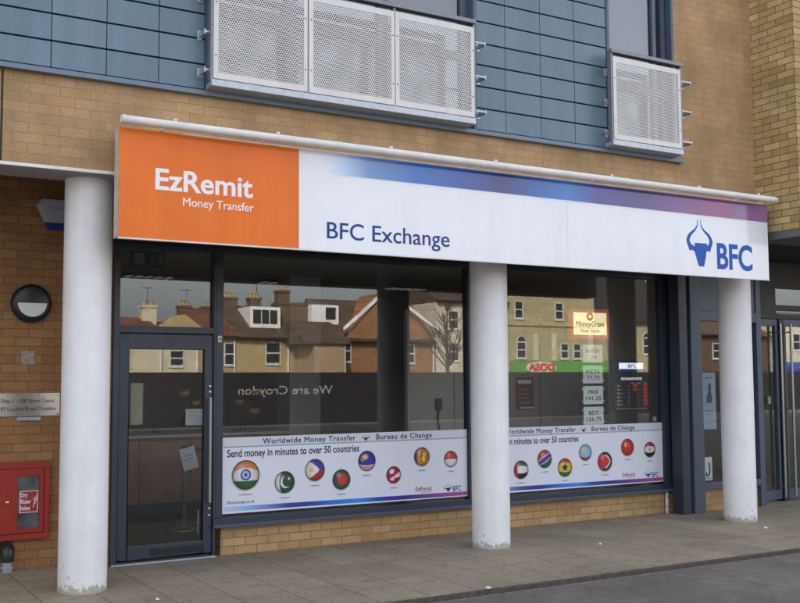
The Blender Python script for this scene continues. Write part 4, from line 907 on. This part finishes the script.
B().prism([(23.9, 5.2), (27.6, 5.2), (25.7, 6.6)], YB-3, YB+.3).obj('gable', M_rend_y, t2); stack(t2, 23.5, 24.6, 5, 7.7, YB-3.6, M_rend_c, 2)
t3 = terrace('tan house with a white sash window, left part of the reflected row', 26.92, 29.9, 5.2, 7.4, M_rend_t, M_tile_r, [(27.3, 28.2, 2.9, 4.6), (28.9, 29.75, 2.8, 4.5)])
stack(t3, 26.6, 27.5, 5.8, 7.8, YB-4, M_stack); stack(t3, 28.6, 29.4, 6, 7.8, YB-4, M_stack, 2)
t4 = terrace('yellow rendered house with a long white roof dormer', 29.92, 34.4, 5.1, 7.7, M_rend_y, M_tile_b, [(32.3, 33.6, 2.9, 4.6)])
k = B(); k.box(31.4, 34.0, YB-3.5, YB-.9, 5.7, 7.45); dm = k.obj('dormer', M_white, t4); B().box(31.65, 32.3, YB-.899, YB-.85, 6.1, 7.2).box(32.4, 33.0, YB-.899, YB-.85, 6.1, 7.2).box(33.1, 33.7, YB-.899, YB-.85, 6.1, 7.2).obj('dormer_window', M_wdark, dm)
stack(t4, 30.3, 31.4, 6, 8.6, YB-4, M_stack); stack(t4, 32.8, 33.7, 6.5, 8.7, YB-4.6, M_stack)
t5 = terrace('tan rendered house under a broad brick chimney stack', 34.42, 37.7, 5.25, 7.4, M_rend_t, M_tile_b, [])
stack(t5, 34.3, 36.9, 5.6, 8.2, YB-2.6, M_stack, 0, 1.4); stack(t5, 35.3, 36.3, 7, 9.4, YB-4.6, M_stack, 2)
t6 = terrace('red brick house with a steep white-edged gable', 37.72, 48.0, 5.0, 8.5, M_fbrick, M_tile_b, [(38.3, 39.9, 3.1, 4.9), (44.8, 46, 3.0, 4.6)])
k = B(); k.prism([(39.4, 5.0), (47.9, 5.0), (43.0, 8.9)], YB-4, YB+.36); k.obj('gable', M_fbrick, t6)
k = B(); k.prism([(39.0, 5.9), (39.0, 5.6), (43.0, 8.9), (48.2, 5.6), (48.2, 5.9), (43.0, 9.25)], YB+.361, YB+.55); k.obj('bargeboard', M_white, t6)
k = B(); k.box(36.9, 39.4, YB-3.2, YB-1.2, 6.2, 7.8); dm = k.obj('dormer', M_white, t6); B().box(38.2, 39.1, YB-1.199, YB-1.15, 6.6, 7.6).obj('dormer_window', M_wdark, dm)
t7 = terrace('pale yellow tall house behind the bare tree', 48.2, 55.8, 8.6, 10.4, M_rend_c, M_tile_b, [(49.4, 50.5, 3.2, 4.8), (51.6, 52.7, 3.2, 4.8), (49.4, 50.5, 6.0, 7.6), (51.6, 52.7, 6.0, 7.6)])
# old corner building with the green restaurant fascia
t8 = thing('corner_building', 'olive brick three storey building over a green restaurant sign', 'building', (62, YB, 0))
B().box(55.9, 66.1, YB-10, YB, 0, 11.5).obj('wall', M_fstock, t8); B().box(55.7, 66.15, YB-10.2, YB+.35, 11.502, 11.9).obj('roof', M_tile_b, t8); B().box(55.85, 66.12, YB+.001, YB+.16, 6.45, 6.65).obj('string_course', M_rend_y, t8)
for x in (56.6, 61.3): fwin(t8, x, x+.95, 7.1, 8.7)
for x in (56.8,): fwin(t8, x, x+1.05, 3.5, 5.0, arch=True)
for x in (61.9, 63.4): fwin(t8, x, x+.9, 3.5, 4.9)
k = B(); [k.box(x, x+.55, YB+.001, YB+.14, 3.3, 5.7) for x in (58.7, 60.8, 65.2)]; k.obj('pilaster', M_rend_c, t8)
t9 = thing('restaurant_sign', 'green shop sign with red DOSA lettering on a white oval, across the road', 'sign', (62, YB+.2, 2.1))
B().box(56.0, 67.5, YB+.162, YB+.36, 2.05, 3.25).obj('fascia_board', plain('green_sign', (.11, .30, .055, 1), .5), t9)
B().prism([(59.35+1.75*math.cos(2*math.pi*i/40), 2.65+.58*math.sin(2*math.pi*i/40)) for i in range(40)], YB+.361, YB+.38).obj('oval', M_rend_c, t9)
text('lettering', 'DOSA', plain('sign_red', (.55, .02, .02, 1), .5), t9, 60.85, 2.36, YB+.382, .6, 3.0, face=1, bold=.05)
# pale shops further along with a blue awning
t10 = thing('pale_parade', 'long pale parade of shops at the far right, seen reflected', 'building', (92, YB, 0))
B().box(91, 125, YB-9, YB, 0, 8.2).obj('wall', M_rend_c, t10); B().box(90.8, 125.2, YB-9.2, YB+.3, 8.202, 8.6).obj('roof', M_tile_b, t10)
for x in (92, 94.4, 96.8, 98, 102, 106, 110): fwin(t10, x, x+1.2, 4.6, 6.4)
B().prismx([(YB, 3.3), (YB+1.4, 2.6), (YB+1.4, 2.3), (YB, 2.3)], 92.5, 99.5).obj('awning', plain('awning_blue', (.03, .06, .32, 1), .8), t10)
t11 = terrace('low brown-roofed cream house at the far left of the row', -12, 15.18, 5.0, 6.9, M_rend_c, M_tile_r, [(x, x+1.2, 2.7, 4.2) for x in (-8, -2, 4, 10)])
t13 = terrace('olive brick house with an arched window and a steep slate roof', 66.2, 75.9, 7.3, 12.5, M_fstock, plain('slate_roof', (.02, .02, .022, 1), .9), [(72.2, 73.2, 4.0, 5.6, YB, True), (69.4, 70.4, 4.0, 5.6)])
t12 = terrace('dark brick house between the corner building and the pale parade', 76, 90.7, 6.2, 8.6, plain('dark_brick', (.09, .05, .035, 1), .9, grain=.25, gscale=3), M_tile_b, [(x, x+1.1, 3.6, 5.2) for x in (78, 81.5, 85, 88)])
def aerial(par, x, y, z):
    k = B(); k.tube([(x, y, z-1.2), (x, y, z+.9)], .025, 6); k.tube([(x-.5, y, z+.8), (x+.5, y, z+.8)], .02, 6)
    for i in range(6): k.tube([(x-.45+.18*i, y-.3, z+.8), (x-.45+.18*i, y+.3, z+.8)], .012, 4)
    k.obj('aerial', M_black, par)
aerial(t2, 24.0, YB-3.6, 8.0); aerial(t3, 27.3, YB-4, 8.0); aerial(t4, 33.5, YB-4.6, 8.9); aerial(t6, 46.5, YB-4, 9.0)
# ivy-dark lean-to roofs and a lower extension in front of the tan house
ex = thing('rear_extension', 'low tan extension with a lean-to tiled roof in front of the terrace', 'extension', (35.9, YB+2, 0))
B().box(34.9, 37.6, YB+.4, YB+3.4, 0, 4.5).obj('wall', M_rend_t, ex); B().prismx([(YB+.2, 6.3), (YB+3.7, 4.6), (YB+3.7, 4.4), (YB+.2, 4.4)], 34.0, 37.9).obj('roof', M_tile_b, ex); B().tube([(37.55, YB+3.47, 0), (37.55, YB+3.47, 4.4)], .05, 8).obj('downpipe', M_rend_w, ex)
# bare tree
def bare_tree(x, y, h, label):
    t = thing('bare_tree', label, 'tree', (x, y, 0)); rnd = random.Random(3); tr = B(); br = B()
    tr.tube([(x, y, 0), (x+.05, y, h*.3), (x-.02, y+.05, h*.6), (x, y, h)], [.2, .15, .09, .02], 10)
    for i in range(34):
        z = h*(.28+.65*rnd.random()); a = rnd.random()*6.28; ln = (1.1-z/h)*h*.55*rnd.uniform(.6, 1.1); p = Vector((x, y, z)); path = [p]; d = Vector((math.cos(a), math.sin(a)*.7, .9)).normalized()
        for s_ in range(5): p = p + d*ln/5; d = (d + Vector((rnd.uniform(-.25, .25), rnd.uniform(-.25, .25), .08))).normalized(); path.append(p)
        br.tube(path, [.07, .055, .045, .035, .025, .012], 6)
        for s_ in (2, 3, 4):
            q = path[s_]; e = (d + Vector((rnd.uniform(-.8, .8), rnd.uniform(-.8, .8), .2))).normalized(); br.tube([q, q+e*ln*.2, q+e*ln*.38+Vector((0, 0, .1))], [.03, .022, .010], 5)
    m = plain('bark', (.06, .05, .04, 1), .9, grain=.2, gscale=12); tr.obj('trunk', m, t); br.obj('branches', m, t)
bare_tree(43.6, -48, 7.6, 'bare winter tree in front of the pale yellow house, seen reflected')
